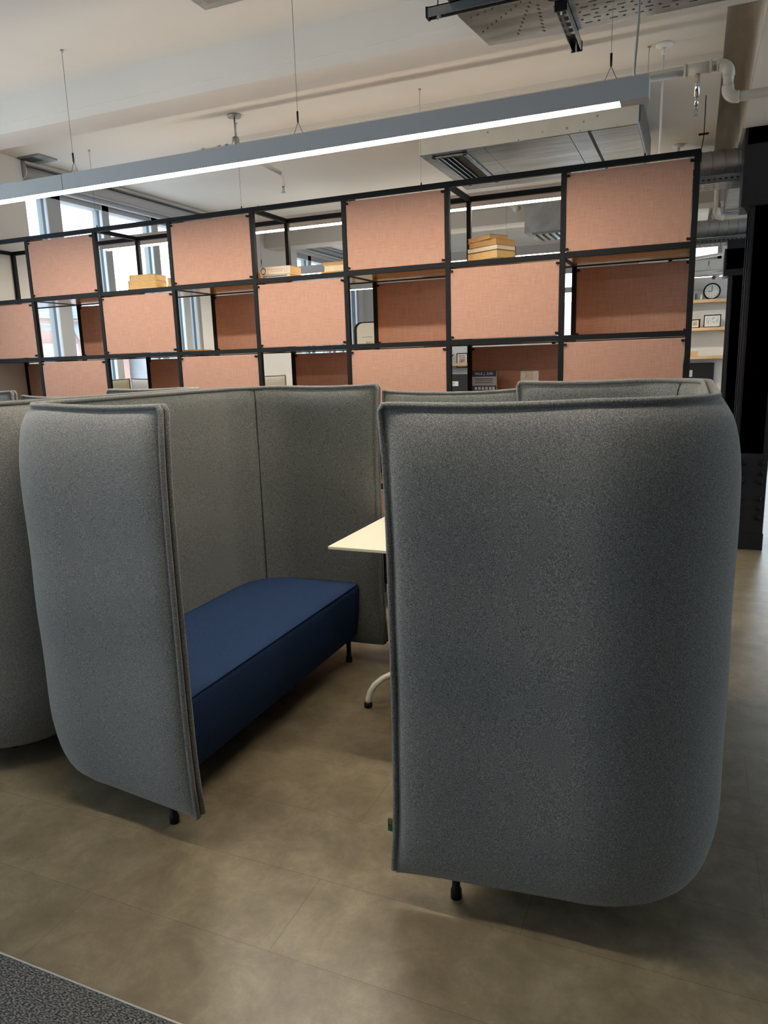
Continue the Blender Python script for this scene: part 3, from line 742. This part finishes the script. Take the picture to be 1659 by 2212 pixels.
# cable tray
def slots(bm, x0, x1, y0, y1, z, mi=0):  # holes drawn as dark patches, the shade inside the tray in their colour
    n = int((x1-x0)/.05)
    for k in range(n):
        for j, yy in enumerate((.05, .085, .12, .155, .19, .225)):
            x = x0+.02+k*.05+(.012 if j % 2 else 0); y = y0+(y1-y0)*(yy/.275); ln_ = .03 if (j+k) % 2 else .011
            bx(bm, x, x+ln_, y-.0025-(.002 if ln_ < .02 else 0), y+.0025+(.002 if ln_ < .02 else 0), z-.0008, z+.0002, mi=mi)
K = 1.046; TZ = 2.86
def kp(L): return [(a*K, b*K) for a, b in L]
t = thing('cable_tray', 'perforated metal cable tray with a corner plate at the top right', 'cable tray', (0, 0, 0))
bm = nb(); bx(bm, -.56*K, 1.7, 3.062*K, 3.335*K, TZ, TZ+.003); bx(bm, -.56*K, 1.7, 3.062*K, 3.065*K, TZ+.003, TZ+.05); bx(bm, -.56*K, 1.7, 3.332*K, 3.335*K, TZ+.003, TZ+.05)
slots(bm, -.5*K, 1.0, 3.062*K, 3.335*K, TZ, mi=1); obj('tray_run', bm, [GALV, DARK], t)
bm = nb()
prism(bm, kp([(-.905, 2.9), (-.645, 2.9), (-.56, 3.04), (-.50, 3.062), (-.50, 3.335), (-.56, 3.335), (-.865, 3.31), (-.905, 3.0)]), TZ-.003, TZ)
for a, b in (kp(((-.645, 2.9), (-.555, 3.05))),):
    d = Vector((b[0]-a[0], b[1]-a[1], 0)); L_ = d.length; an = math.atan2(d.y, d.x)
    bx(bm, 0, L_, -.0015, .0015, 0, .05, rot=Matrix.Translation((a[0], a[1], TZ)) @ Matrix.Rotation(an, 4, 'Z'))
bx(bm, -.56*K, -.5*K, 3.055*K, 3.062*K, TZ, TZ+.05)
c0 = Vector((-.60*K, 2.93*K, TZ-.003))
for a, cnt, st in ((160, 7, .09), (137, 9, .09), (112, 9, .09), (95, 8, .12)):
    for k in range(cnt):
        rr = st+k*.034; p = c0+Vector((math.cos(R(a))*rr, math.sin(R(a))*rr, 0))
        bx(bm, -.008, .008, -.0028, .0028, -.0008, .0004, mi=1, rot=Matrix.Translation(p) @ Matrix.Rotation(R(a-35), 4, 'Z'))
for k in range(6):
    for j in range(3): bx(bm, (-.88+k*.04)*K, (-.866+k*.04+(.01 if (k+j) % 2 else 0))*K, (2.915+j*.022)*K, (2.921+j*.022)*K, TZ-.0038, TZ-.0026, mi=1)
for k in range(7):
    for x in (-.535, -.555): bx(bm, (x-.005)*K, (x+.005)*K, (3.08+k*.035)*K, (3.086+k*.035)*K, TZ-.0038, TZ-.0026, mi=1)
obj('corner_plate', bm, [GALV, DARK], t)
bm = nb(); bx(bm, -.905*K, -.645*K, 1.2, 2.9*K, TZ, TZ+.003); bx(bm, -.905*K, -.902*K, 1.2, 2.9*K, TZ, TZ+.05); bx(bm, -.648*K, -.645*K, 1.2, 2.9*K, TZ, TZ+.05); obj('tray_branch', bm, GALV, t)
def strut(label, x0, x1, y0, y1, z, rods):
    t = thing('support_channel', label, 'bracket', (0, 0, 0), 0, 'channels under the cable tray')
    bm = nb(); al = 'y' if (y1-y0) > (x1-x0) else 'x'
    if al == 'y': bx(bm, x0, x0+.004, y0, y1, z-.035, z); bx(bm, x1-.004, x1, y0, y1, z-.035, z); bx(bm, x0, x1, y0, y1, z-.004, z)
    else: bx(bm, x0, x1, y0, y0+.004, z-.035, z); bx(bm, x0, x1, y1-.004, y1, z-.035, z); bx(bm, x0, x1, y0, y1, z-.004, z)
    n = 7
    for k in range(n):
        if al == 'y': yy = y0+(y1-y0)*(k+.3)/n; bx(bm, x0+.01, x1-.01, yy, yy+.03, z-.0052, z-.0042, mi=1)
        else: xx = x0+(x1-x0)*(k+.3)/n; bx(bm, xx, xx+.03, y0+.01, y1-.01, z-.0052, z-.0042, mi=1)
    obj('channel', bm, [GALV, DARK], t)
    for e in (0, 1):
        bm = nb()
        if al == 'y': yy = (y0-.008, y1)[e]; bx(bm, x0-.002, x1+.002, yy, yy+.008, z-.037, z+.002)
        else: xx = (x0-.008, x1)[e]; bx(bm, xx, xx+.008, y0-.002, y1+.002, z-.037, z+.002)
        obj('end_cap', bm, BLACK, t)
    for p in rods:
        bm = nb(); top = 2.925 if 3.5 <= p[1] <= 3.72 else CZ
        tube(bm, [(p[0], p[1], z-.045), (p[0], p[1], top)], .004, 8); obj('threaded_rod', bm, STEEL, t)
strut('short metal channel crossing under the cable tray beside its corner plate', -.545*K, -.503*K, 3.045*K, 3.44*K, TZ-.005, [(-.524*K, 3.052*K), (-.524*K, 3.425*K)])
strut('metal channel at the very top, left of the tray corner plate', -.985*K, -.56*K, 2.865*K, 2.897*K, TZ-.005, [(-.95*K, 2.88*K), (-.60*K, 2.88*K)])
# pipes
def arcpts(c, r, a0, a1, ax, ay, n=7):
    return [Vector(c)+r*(math.cos(a0+(a1-a0)*i/n)*Vector(ax)+math.sin(a0+(a1-a0)*i/n)*Vector(ay)) for i in range(n+1)]
t = thing('sprinkler_pipe', 'cream pipe run with two elbows under the ceiling at the top right', 'pipe', (0, 4.4, 0))
pr = .024; zp, zq = 2.925, 2.765
bm = nb(); pts = [(-3.16, 0, zp), (.04, 0, zp)]+[tuple(p) for p in arcpts((.04, 0, zp-.045), .045, PI/2, 0, (1, 0, 0), (0, 0, 1))]+[(.085, 0, zq+.045)]+[tuple(p) for p in arcpts((.13, 0, zq+.045), .045, PI, 1.5*PI, (1, 0, 0), (0, 0, 1))]+[(4.9, 0, zq)]
tube(bm, pts, pr, 14); obj('pipe', bm, PVC, t)
for a, b in (((-.12, zp), (.0, zp)),):
    bm = nb(); tube(bm, [(a[0], 0, a[1]), (b[0], 0, b[1])], pr+.004, 14)
    tube(bm, [(a[0]-.006, 0, zp), (a[0]+.006, 0, zp)], pr+.009, 14); tube(bm, [(b[0]-.006, 0, zp), (b[0]+.006, 0, zp)], pr+.009, 14); obj('tee_fitting', bm, PVC, t)
bm = nb(); tube(bm, [tuple(p) for p in [(.028, 0, zp), (.04, 0, zp)]]+[tuple(p) for p in arcpts((.04, 0, zp-.045), .045, PI/2, 0, (1, 0, 0), (0, 0, 1))]+[(.085, 0, zp-.06)], pr+.005, 14); obj('elbow', bm, PVC, t)
bm = nb(); tube(bm, [(.085, 0, zq+.06)]+[tuple(p) for p in arcpts((.13, 0, zq+.045), .045, PI, 1.5*PI, (1, 0, 0), (0, 0, 1))]+[(.14, 0, zq)], pr+.005, 14); obj('elbow', bm, PVC, t)
bm = nb(); tube(bm, [(-.06, 0, zp-.02), (-.06, 0, zp-.13)], .013, 12); tube(bm, [(-.06, 0, zp-.13), (-.06, 0, zp-.17)], .010, 12); d = obj('drop_tube', bm, mat('chrome', (.75, .77, .8), .12, 1), t)
bm = nb(); tube(bm, [(-.06, 0, zp-.17), (-.06, 0, zp-.19)], .008, 10); tube(bm, [(-.06, 0, zp-.215), (-.06, 0, zp-.218)], .014, 12)
tube(bm, [(-.067, 0, zp-.19), (-.069, 0, zp-.205), (-.062, 0, zp-.216)], .0018, 6); tube(bm, [(-.053, 0, zp-.19), (-.051, 0, zp-.205), (-.058, 0, zp-.216)], .0018, 6); obj('sprinkler_head', bm, STEEL, d)
bm = nb(); tube(bm, [(-2.86, 0, zp), (-2.86, 0, zp+.06)], [.028, .022], 12); tube(bm, [(-2.86, 0, zp+.06), (-2.86, 0, CZ-.012)], .006, 8); tube(bm, [(-2.86, 0, CZ-.014), (-2.86, 0, CZ)], .045, 16); obj('ceiling_bracket', bm, STEEL, t)
for x in (-3.12, -2.99, -2.93):
    bm = nb(); tube(bm, [(x-.008, 0, zp), (x+.008, 0, zp)], pr+.006, 14); obj('pipe_collar', bm, PVC, t)
bm = nb(); tube(bm, [(-2.9, 0, zp), (-2.9, .25, zp-.01), (-2.9, .62, zp-.02)]+[tuple(p) for p in arcpts((-2.9, .62, zp-.06), .04, PI/2, 0, (0, 1, 0), (0, 0, 1))]+[(-2.9, .66, zp-.11)], .016, 12); br_ = obj('branch_pipe', bm, PVC, t)
bm = nb(); tube(bm, [(-2.9, .66, zp-.11), (-2.9, .66, zp-.135)], .009, 10); tube(bm, [(-2.9, .66, zp-.15), (-2.9, .66, zp-.153)], .018, 12)
tube(bm, [(-2.909, .66, zp-.135), (-2.905, .66, zp-.15)], .002, 6); tube(bm, [(-2.891, .66, zp-.135), (-2.895, .66, zp-.15)], .002, 6); obj('sprinkler_head', bm, STEEL, br_)
# cable drops with ceiling roses
def rose(x, y, z_to, label, r=.005, clip=True, zc=CZ):
    t = thing('cable_drop', label, 'cable', (x, y, 0), 0, 'white cable drops')
    bm = nb(); tube(bm, [(0, 0, zc), (0, 0, zc-.012), (0, 0, zc-.02)], [.045, .043, .015], 20); obj('ceiling_rose', bm, WHITE, t)
    bm = nb(); tube(bm, [(0, 0, zc-.015), (0, 0, zc-.055)], .012, 12); obj('gland', bm, WHITE, t)
    bm = nb(); tube(bm, [(0, 0, zc-.05), (0, 0, z_to)], r, 8); obj('cable', bm, WHITE, t)
rose(-.235, 4.54, 2.485, 'white cable dropping from a ceiling rose right of the nearest light')
rose(-.2, 6.50, 2.52, 'small ceiling rose and cable above the top right corner of the divider', .004, zc=CZ-.032)
# spiral ducts with trays
def spiral(label, y, z, r, x0, x1, collar, tray_z, tg):
    t = thing('spiral_duct', label, 'duct', (0, y, z), 0, 'round ducts at the right')
    bm = nb(); tube(bm, [(x0+(x1-x0)*k/40, 0, 0) for k in range(41)], r, 28); obj('duct', bm, DUCT, t)
    bm = nb(); n = int((x1-x0)/.09)
    for k in range(n): x = x0+.05+k*.09; tube(bm, [(x+.03*math.sin(a*PI/12-PI/2), (r+.001)*math.cos(a*PI/12), (r+.001)*math.sin(a*PI/12)) for a in range(25)], .002, 5, False)
    obj('seam', bm, GALV, t)
    tr = thing('cable_tray', tg, 'cable tray', (0, y, tray_z), 0, 'cable trays at the right')
    bm = nb(); bx(bm, x0, x1, -.14, .14, 0, .003); bx(bm, x0, x1, -.14, -.137, 0, .055); bx(bm, x0, x1, .137, .14, 0, .055)
    slots(bm, x0, x0+.9, -.14, .14, 0, mi=1)
    for k in range(22): bx(bm, x0+.02+k*.04, x0+.04+k*.04, -.1412, -.14, .018, .03, mi=1)
    obj('tray_run', bm, [GALV, DARK], tr)
    for x in (x0+.75, x0+2.0):
        bm = nb(); bx(bm, x, x+.04, -.17, .17, -.04, 0); tube(bm, [(x+.02, -.16, 0), (x+.02, -.16, 3.04-tray_z)], .004, 6); tube(bm, [(x+.02, .16, 0), (x+.02, .16, 3.04-tray_z)], .004, 6)
        obj('hanger', bm, STEEL, tr)
spiral('large round spiral duct right of the divider top corner', 6.6, 2.942, .09, -.12, 3.2, True, 2.775, 'perforated tray under the nearer round duct')
spiral('second round spiral duct lower down, nearer the far column', 8.65, 2.765, .085, -.1, 3.2, True, 2.60, 'perforated tray under the farther round duct')
t = thing('rectangular_duct', 'silver rectangular duct running back above the far round duct', 'duct', (0, 0, 0))
bm = nb(); bx(bm, .19, .36, 6.9, 8.0, 2.80, 3.0, bev=.003); obj('duct', bm, DUCT, t)
bm = nb(); bx(bm, .36, .37, 6.9, 8.0, 2.79, 3.01); bx(bm, .18, .37, 7.98, 8.0, 2.79, 3.01); obj('flange', bm, ALU, t)
t = thing('white_pipe', 'white pipe bending right in front of the far round duct', 'pipe', (0, 0, 0), 0)
bm = nb(); tube(bm, [(.10, 6.95, 2.93), (.11, 7.4, 2.9), (.115, 7.75, 2.86), (.12, 7.9, 2.80), (.14, 7.95, 2.765), (.2, 7.95, 2.755), (1.8, 7.95, 2.755)], .026, 14); obj('pipe', bm, PVC, t)
bm = nb(); tube(bm, [(.117, 7.8, 2.845), (.12, 7.9, 2.80), (.14, 7.95, 2.765), (.19, 7.95, 2.755)], .032, 14); obj('elbow', bm, PVC, t)
t = thing('white_pipe', 'upright white pipe in front of the high far window', 'pipe', (0, 0, 0), 0)
bm = nb(); tube(bm, [(.275, 9.9, 3.045), (.275, 9.9, 2.42)], .028, 12); obj('pipe', bm, WHITE, t)
bm = nb(); tube(bm, [(-.15, 9.95, 2.62), (.275, 9.95, 2.66)], .018, 10); tube(bm, [(-.15, 9.95, 2.44), (.26, 9.95, 2.46)], .022, 10); obj('branch', bm, WHITE, t)
bm = nb(); tube(bm, [(.16, 9.88, 2.385), (.16, 9.9, 2.385)], .022, 12); v_ = obj('valve_handwheel', bm, mat('red_paint', (.16, .05, .05), .6), t); v_['label'] = 'small red handwheel'
bm = nb(); tube(bm, [(.16, 9.9, 2.385), (.275, 9.9, 2.43)], .012, 8); obj('valve_stem', bm, WHITE, t)
t = thing('pendant_wire', 'thin black suspension wire above the top right corner of the divider', 'wire', (-.03, 5.4, 0))
bm = nb(); tube(bm, [(0, 0, 2.70), (0, 0, 2.76)], .007, 8); tube(bm, [(0, 0, 2.76), (.012, .0, 2.86)], .003, 6); bx(bm, -.02, .04, -.012, .012, 2.86, 2.868); tube(bm, [(.012, 0, 2.868), (.012, 0, CZ-.032)], .003, 6); tube(bm, [(0, 0, 2.70), (0, 0, 2.45)], .002, 6); obj('wire', bm, BLACK, t)

# ------------------------------------------------------------------ blinds
def blind(y0, y1, label, q=1.):
    t = thing('roller_blind', label, 'blind', (XW, 0, 0), 0, 'rolled up blinds')
    bm = nb(); bx(bm, .0, .02, y0, y1, CZ-.16*q, CZ-.002); bx(bm, 0, .13, y0, y1, CZ-.03, CZ-.002, bev=.004); obj('cassette', bm, HOUSE, t)
    bm = nb(); tube(bm, [(.075, y0+.01, CZ-.085*q), (.075, y1-.01, CZ-.085*q)], .047*q, 20); obj('rolled_fabric', bm, mat('blind_fabric', (.42, .43, .45), .8), t)
    bm = nb(); bx(bm, .06, .09, y0+.01, y1-.01, CZ-.18*q, CZ-.165*q, bev=.004); obj('bottom_bar', bm, HOUSE, t)
    for y in (y0, y1):
        bm = nb(); tube(bm, [(.075, y-.006, CZ-.08*q), (.075, y+.006, CZ-.08*q)], .062*q, 20); obj('end_bracket', bm, HOUSE, t)
blind(4.47, 6.85, 'grey rolled up blind above the left windows')
blind(8.6, 10.85, 'grey rolled up blind above the farther row of windows', .6)

# ------------------------------------------------------------------ columns
def column(name, label, x0, x1, y0, y1, ztop, cap, plate):
    t = thing(name, label, 'column', (0, 0, 0), 0, 'black steel columns')
    bm = nb(); bx(bm, x0, x1, y0, y0+.02, 0, ztop); bx(bm, x0, x1, y1-.02, y1, 0, ztop); bx(bm, x0+.035, x1-.035, y0, y1, 0, ztop); bx(bm, x0+.012, x0+.02, y0-.006, y0+.02, .75, ztop, bev=.002)
    obj('shaft', bm, BLACK2, t)
    bm = nb(); bx(bm, cap[0], x1+.03, y0-.03, y1+.03, cap[1]+.06, ztop); bx(bm, cap[0]-.02, x1+.03, y0-.03, y1+.03, cap[1]-.35 if plate else cap[1], cap[1]+.25, bev=.004); obj('capital', bm, BLACK2, t)
    if plate:
        bm = nb(); bx(bm, x0-.02, x1+.0, y0-.02, y0, 0, .745, bev=.002); p = obj('splice_plate', bm, BLACK2, t)
        for z in (.675, .60, .53, .40, .33, .255):
            for x in (x0+.065, x1-.045):
                b = nb(); tube(b, [(x, y0-.019, z), (x, y0-.03, z), (x, y0-.037, z)], [.021, .02, .011], 8); obj('bolt', b, BLACK, p)
        bm = nb(); bx(bm, x0-.03, x1+.005, y0-.03, y1+.03, 0, .13, bev=.002); obj('base', bm, BLACK2, t)
column('steel_column', 'riveted black steel column at the right edge, nearer of the two', .31, .548, 6.12, 6.42, 3.04, (.268, 2.87), True)
column('steel_column', 'slimmer black steel column left of and behind the riveted one', .262, .47, 8.0, 8.25, 2.55, (.232, 2.22), False)

# ------------------------------------------------------------------ far wall furnishings
SY = YF-.25
def wshelf(x0, x1, z, label):
    t = thing('wall_shelf', label, 'shelf', (0, YF, z), 0, 'oak shelves on the far wall')
    bm = nb(); bx(bm, x0, x1, -.25, -.001, -.04, 0, bev=.003); obj('board', bm, OAKW, t)
    bm = nb(); bx(bm, x0+.2, x0+.23, -.22, -.001, -.055, -.04); bx(bm, x1-.23, x1-.2, -.22, -.001, -.055, -.04); obj('bracket', bm, WHITE, t)
wshelf(-.45, .62, 2.195, 'topmost oak shelf on the far wall, under the clock')
wshelf(-.45, .62, 1.835, 'middle oak shelf on the far wall, holding framed certificates')
wshelf(-3.9, .62, 1.465, 'lowest long oak shelf on the far wall')
t = thing('wall_clock', 'round white clock with black rim standing on the top oak shelf', 'clock', (.165, YF-.12, 2.195))
bm = nb(); tube(bm, [(0, -.02, .105), (0, .02, .105)], .088, 32); obj('face', bm, WHITE, t)
bm = nb(); tube(bm, [(.097*math.cos(a*PI/18), 0, .105+.097*math.sin(a*PI/18)) for a in range(37)], .011, 8, False); obj('rim', bm, BLACK, t)
bm = nb(); bx(bm, -.003, .003, -.024, -.021, .105, .17); bx(bm, -.05, 0, -.024, -.021, .102, .108)
for k in range(12):
    a = k*PI/6; bx(bm, -.003, .003, -.022, -.02, .066, .078, rot=Matrix.Translation((0, 0, .105)) @ Matrix.Rotation(a, 4, 'Y'))
obj('hands', bm, BLACK, t)
for k in range(5):
    t = tag(obj('small_book', (lambda b: (bx(b, -.012, .012, -.05, .05, 0, .06+.012*(k % 3), bev=.002), b)[1])(nb()), [CV['black'], CV['grey'], CV['navy'], CV['green'], CV['white']][k]),
            ['tiny black book, leftmost left of the clock', 'tiny grey book, second left of the clock', 'tiny navy book in the middle left of the clock', 'tiny green book, second from the clock', 'tiny white book right beside the clock'][k], 'book', 'tiny books beside the clock')
    t.location = (-.09+k*.032, YF-.13, 2.195)
def pframe(x, z, w_, h_, rz, label, pic):
    t = thing('picture_frame', label, 'picture frame', (x, YF-.13, z), rz, 'framed pictures on the oak shelves')
    bm = nb(); b = .012
    for a in ((-w_/2, w_/2, 0, b), (-w_/2, w_/2, h_-b, h_), (-w_/2, -w_/2+b, 0, h_), (w_/2-b, w_/2, 0, h_)): bx(bm, a[0], a[1], -.01, .01, a[2], a[3])
    obj('frame', bm, BLACK, t)
    bm = nb(); bx(bm, -w_/2+b, w_/2-b, -.002, .004, b, h_-b); c = obj('mount', bm, WHITE, t)
    bm = nb(); bx(bm, -w_/2+b+.02, w_/2-b-.02, -.004, -.002, b+.02, h_-b-.02); obj('picture', bm, pic, c)
PH1 = noise_mat('certificate_print', [(.4, (.35, .4, .45)), (.6, (.7, .7, .68))], 60, .6, 2)
PH2 = noise_mat('photo_print', [(.35, (.12, .16, .22)), (.5, (.5, .32, .2)), (.65, (.5, .5, .52))], 14, .5, 2)
pframe(.19, 1.835, .21, .165, 0, 'black framed certificate, larger one on the middle oak shelf', PH1)
pframe(-.02, 1.835, .13, .115, R(-25), 'small tilted black framed picture left of the certificate', PH2)
pframe(-3.27, 1.465-.07, .17, .22, R(12), 'black framed photo beside the plant through the lower opening', PH2)
pframe(-3.06, 1.395, .13, .2, R(0), 'narrow dark framed picture right of the framed photo', PH1)
t = thing('potted_plant', 'green plant in a pale blue pot beside the framed photo', 'plant', (-3.50, YF-.13, 1.395))
bm = nb(); tube(bm, [(0, 0, 0), (0, 0, .1)], [.032, .045], 16); obj('pot', bm, mat('pale_blue_glaze', (.35, .55, .65), .3), t)
bm = nb()
for k in range(26):
    a = k*2.4; l_ = random.uniform(.06, .12); tube(bm, [(0, 0, .09), (math.cos(a)*l_*.4, math.sin(a)*l_*.4, .09+l_*.8), (math.cos(a)*l_, math.sin(a)*l_, .09+l_)], [.004, .012, .001], 5)
obj('leaves', bm, mat('leaf_green', (.06, .16, .06), .6), t)
t = thing('wooden_box', 'little wooden box on the lowest oak shelf at the divider edge', 'box', (0, YF-.13, 1.465))
bm = nb(); bx(bm, -.06, .03, -.04, .04, 0, .07, bev=.004); obj('body', bm, OAKW, t)
t = thing('wall_screen', 'black screen with a small pale notice below the lowest oak shelf', 'screen', (-.05, YF, 1.22))
bm = nb(); bx(bm, -.55, .3, -.06, -.005, -.3, .155, bev=.006); obj('bezel', bm, BLACK2, t)
bm = nb(); bx(bm, -.06, .03, -.064, -.06, -.03, .06); obj('notice', bm, WHITE, t)
t = thing('display_cabinet', 'dark cabinet below the oak shelf, seen through the lower opening', 'cabinet', (-3.3, YF-.2, .0))
bm = nb(); bx(bm, -.7, .9, -.2, .19, 0, 1.30); obj('carcass', bm, BLACK2, t)
bm = nb(); bx(bm, -.06, .05, -.215, -.2, 1.13, 1.2); obj('card', bm, WHITE, t)
bm = nb(); tube(bm, [(-.02, -.217, 1.17), (-.02, -.215, 1.17)], .018, 12); obj('card_emblem', bm, OAKW, t)
# low wall of chairs behind divider
def pillow_chair(x, y, w_, h_, label, m=PALE):
    t = thing('lounge_chair', label, 'chair', (x, y, 0), 0, 'upholstered chairs behind the divider')
    bm, loop = pillow(w_, h_-.42, .045, .008, None); b = obj('backrest', bm, m, t); b.location = (0, 0, .42)
    bm = nb(); tube(bm, loop(0), .006, 6, False); p = obj('piping', bm, FELT_SHADED, b)
    bm = nb(); bx(bm, .02, w_-.02, .03, .62, .25, .45, bev=.04, seg=3); obj('seat', bm, m, t)
    for a, b_ in ((.06, .08), (w_-.06, .08), (.06, .56), (w_-.06, .56)):
        bm = nb(); tube(bm, [(a, b_, .26), (a, b_, 0)], [.015, .01], 8); obj('leg', bm, BLACK, t)
pillow_chair(-4.885, 5.0, .395, 1.43, 'olive toned high chair back at the left, below the windows', noise_mat('olive_upholstery', [(.35, (.26, .25, .16)), (.65, (.36, .34, .24))], 200, .9, 3))
pillow_chair(-4.455, 5.0, .39, 1.43, 'pale grey chair back right of the olive one', noise_mat('light_grey_upholstery', [(.35, (.36, .38, .42)), (.65, (.48, .5, .54))], 200, .9, 3))
pillow_chair(-3.87, 5.9, .40, 1.415, 'beige chair back visible through the opening near the middle')
# whiteboard
t = thing('whiteboard', 'cream rounded mobile whiteboard with faint writing behind the divider', 'whiteboard', (-2.80, 6.0, 0))
bm = nb()
def rrect(w_, h_, r, n=6):
    P = []
    for cx, cz, a0 in ((w_-r, r, -PI/2), (w_-r, h_-r, 0), (r, h_-r, PI/2), (r, r, PI)):
        for i in range(n+1): a = a0+PI/2*i/n; P.append((cx+r*math.cos(a), cz+r*math.sin(a)))
    return P
def rr_solid(bm, w_, h_, r, y0, y1, ox, oz):
    P = rrect(w_, h_, r); a = [bm.verts.new((ox+x, y0, oz+z)) for x, z in P]; b = [bm.verts.new((ox+x, y1, oz+z)) for x, z in P]
    bm.faces.new(a); bm.faces.new(b[::-1]); n = len(P)
    for i in range(n): bm.faces.new((a[(i+1) % n], a[i], b[i], b[(i+1) % n]))
rr_solid(bm, .66, 1.0, .07, 0, .03, 0, .86); obj('frame', bm, BLACK, t)
bm = nb(); rr_solid(bm, .63, .985, .06, -.006, 0, .03, .865); bd = obj('writing_surface', bm, mat('cream_board', (.62, .6, .5), .3), t)
bm = nb()
for x in (.08, .10, .118, .135, .15, .165, .21, .225): tube(bm, [(x, -.0075, 1.727), (x+.008, -.0075, 1.735), (x+.012, -.0075, 1.727)], .0015, 4)
for x in (.12, .155, .2): tube(bm, [(x, -.0075, 1.64), (x, -.0075, 1.69), (x+.02, -.0075, 1.685), (x+.02, -.0075, 1.667), (x, -.0075, 1.665), (x+.024, -.0075, 1.64)], .003, 4)
obj('handwriting', bm, mat('faint_marker', (.4, .38, .34), .6), bd)
bm = nb(); tube(bm, [(.1, .015, .86), (.1, .015, .08)], .015, 8); tube(bm, [(.56, .015, .86), (.56, .015, .08)], .015, 8); tube(bm, [(.1, -.25, .06), (.1, .28, .06)], .015, 8); tube(bm, [(.56, -.25, .06), (.56, .28, .06)], .015, 8)
for x in (.1, .56):
    for y in (-.25, .28): tube(bm, [(x-.012, y, .03), (x+.012, y, .03)], .03, 12)
obj('stand', bm, BLACK, t)
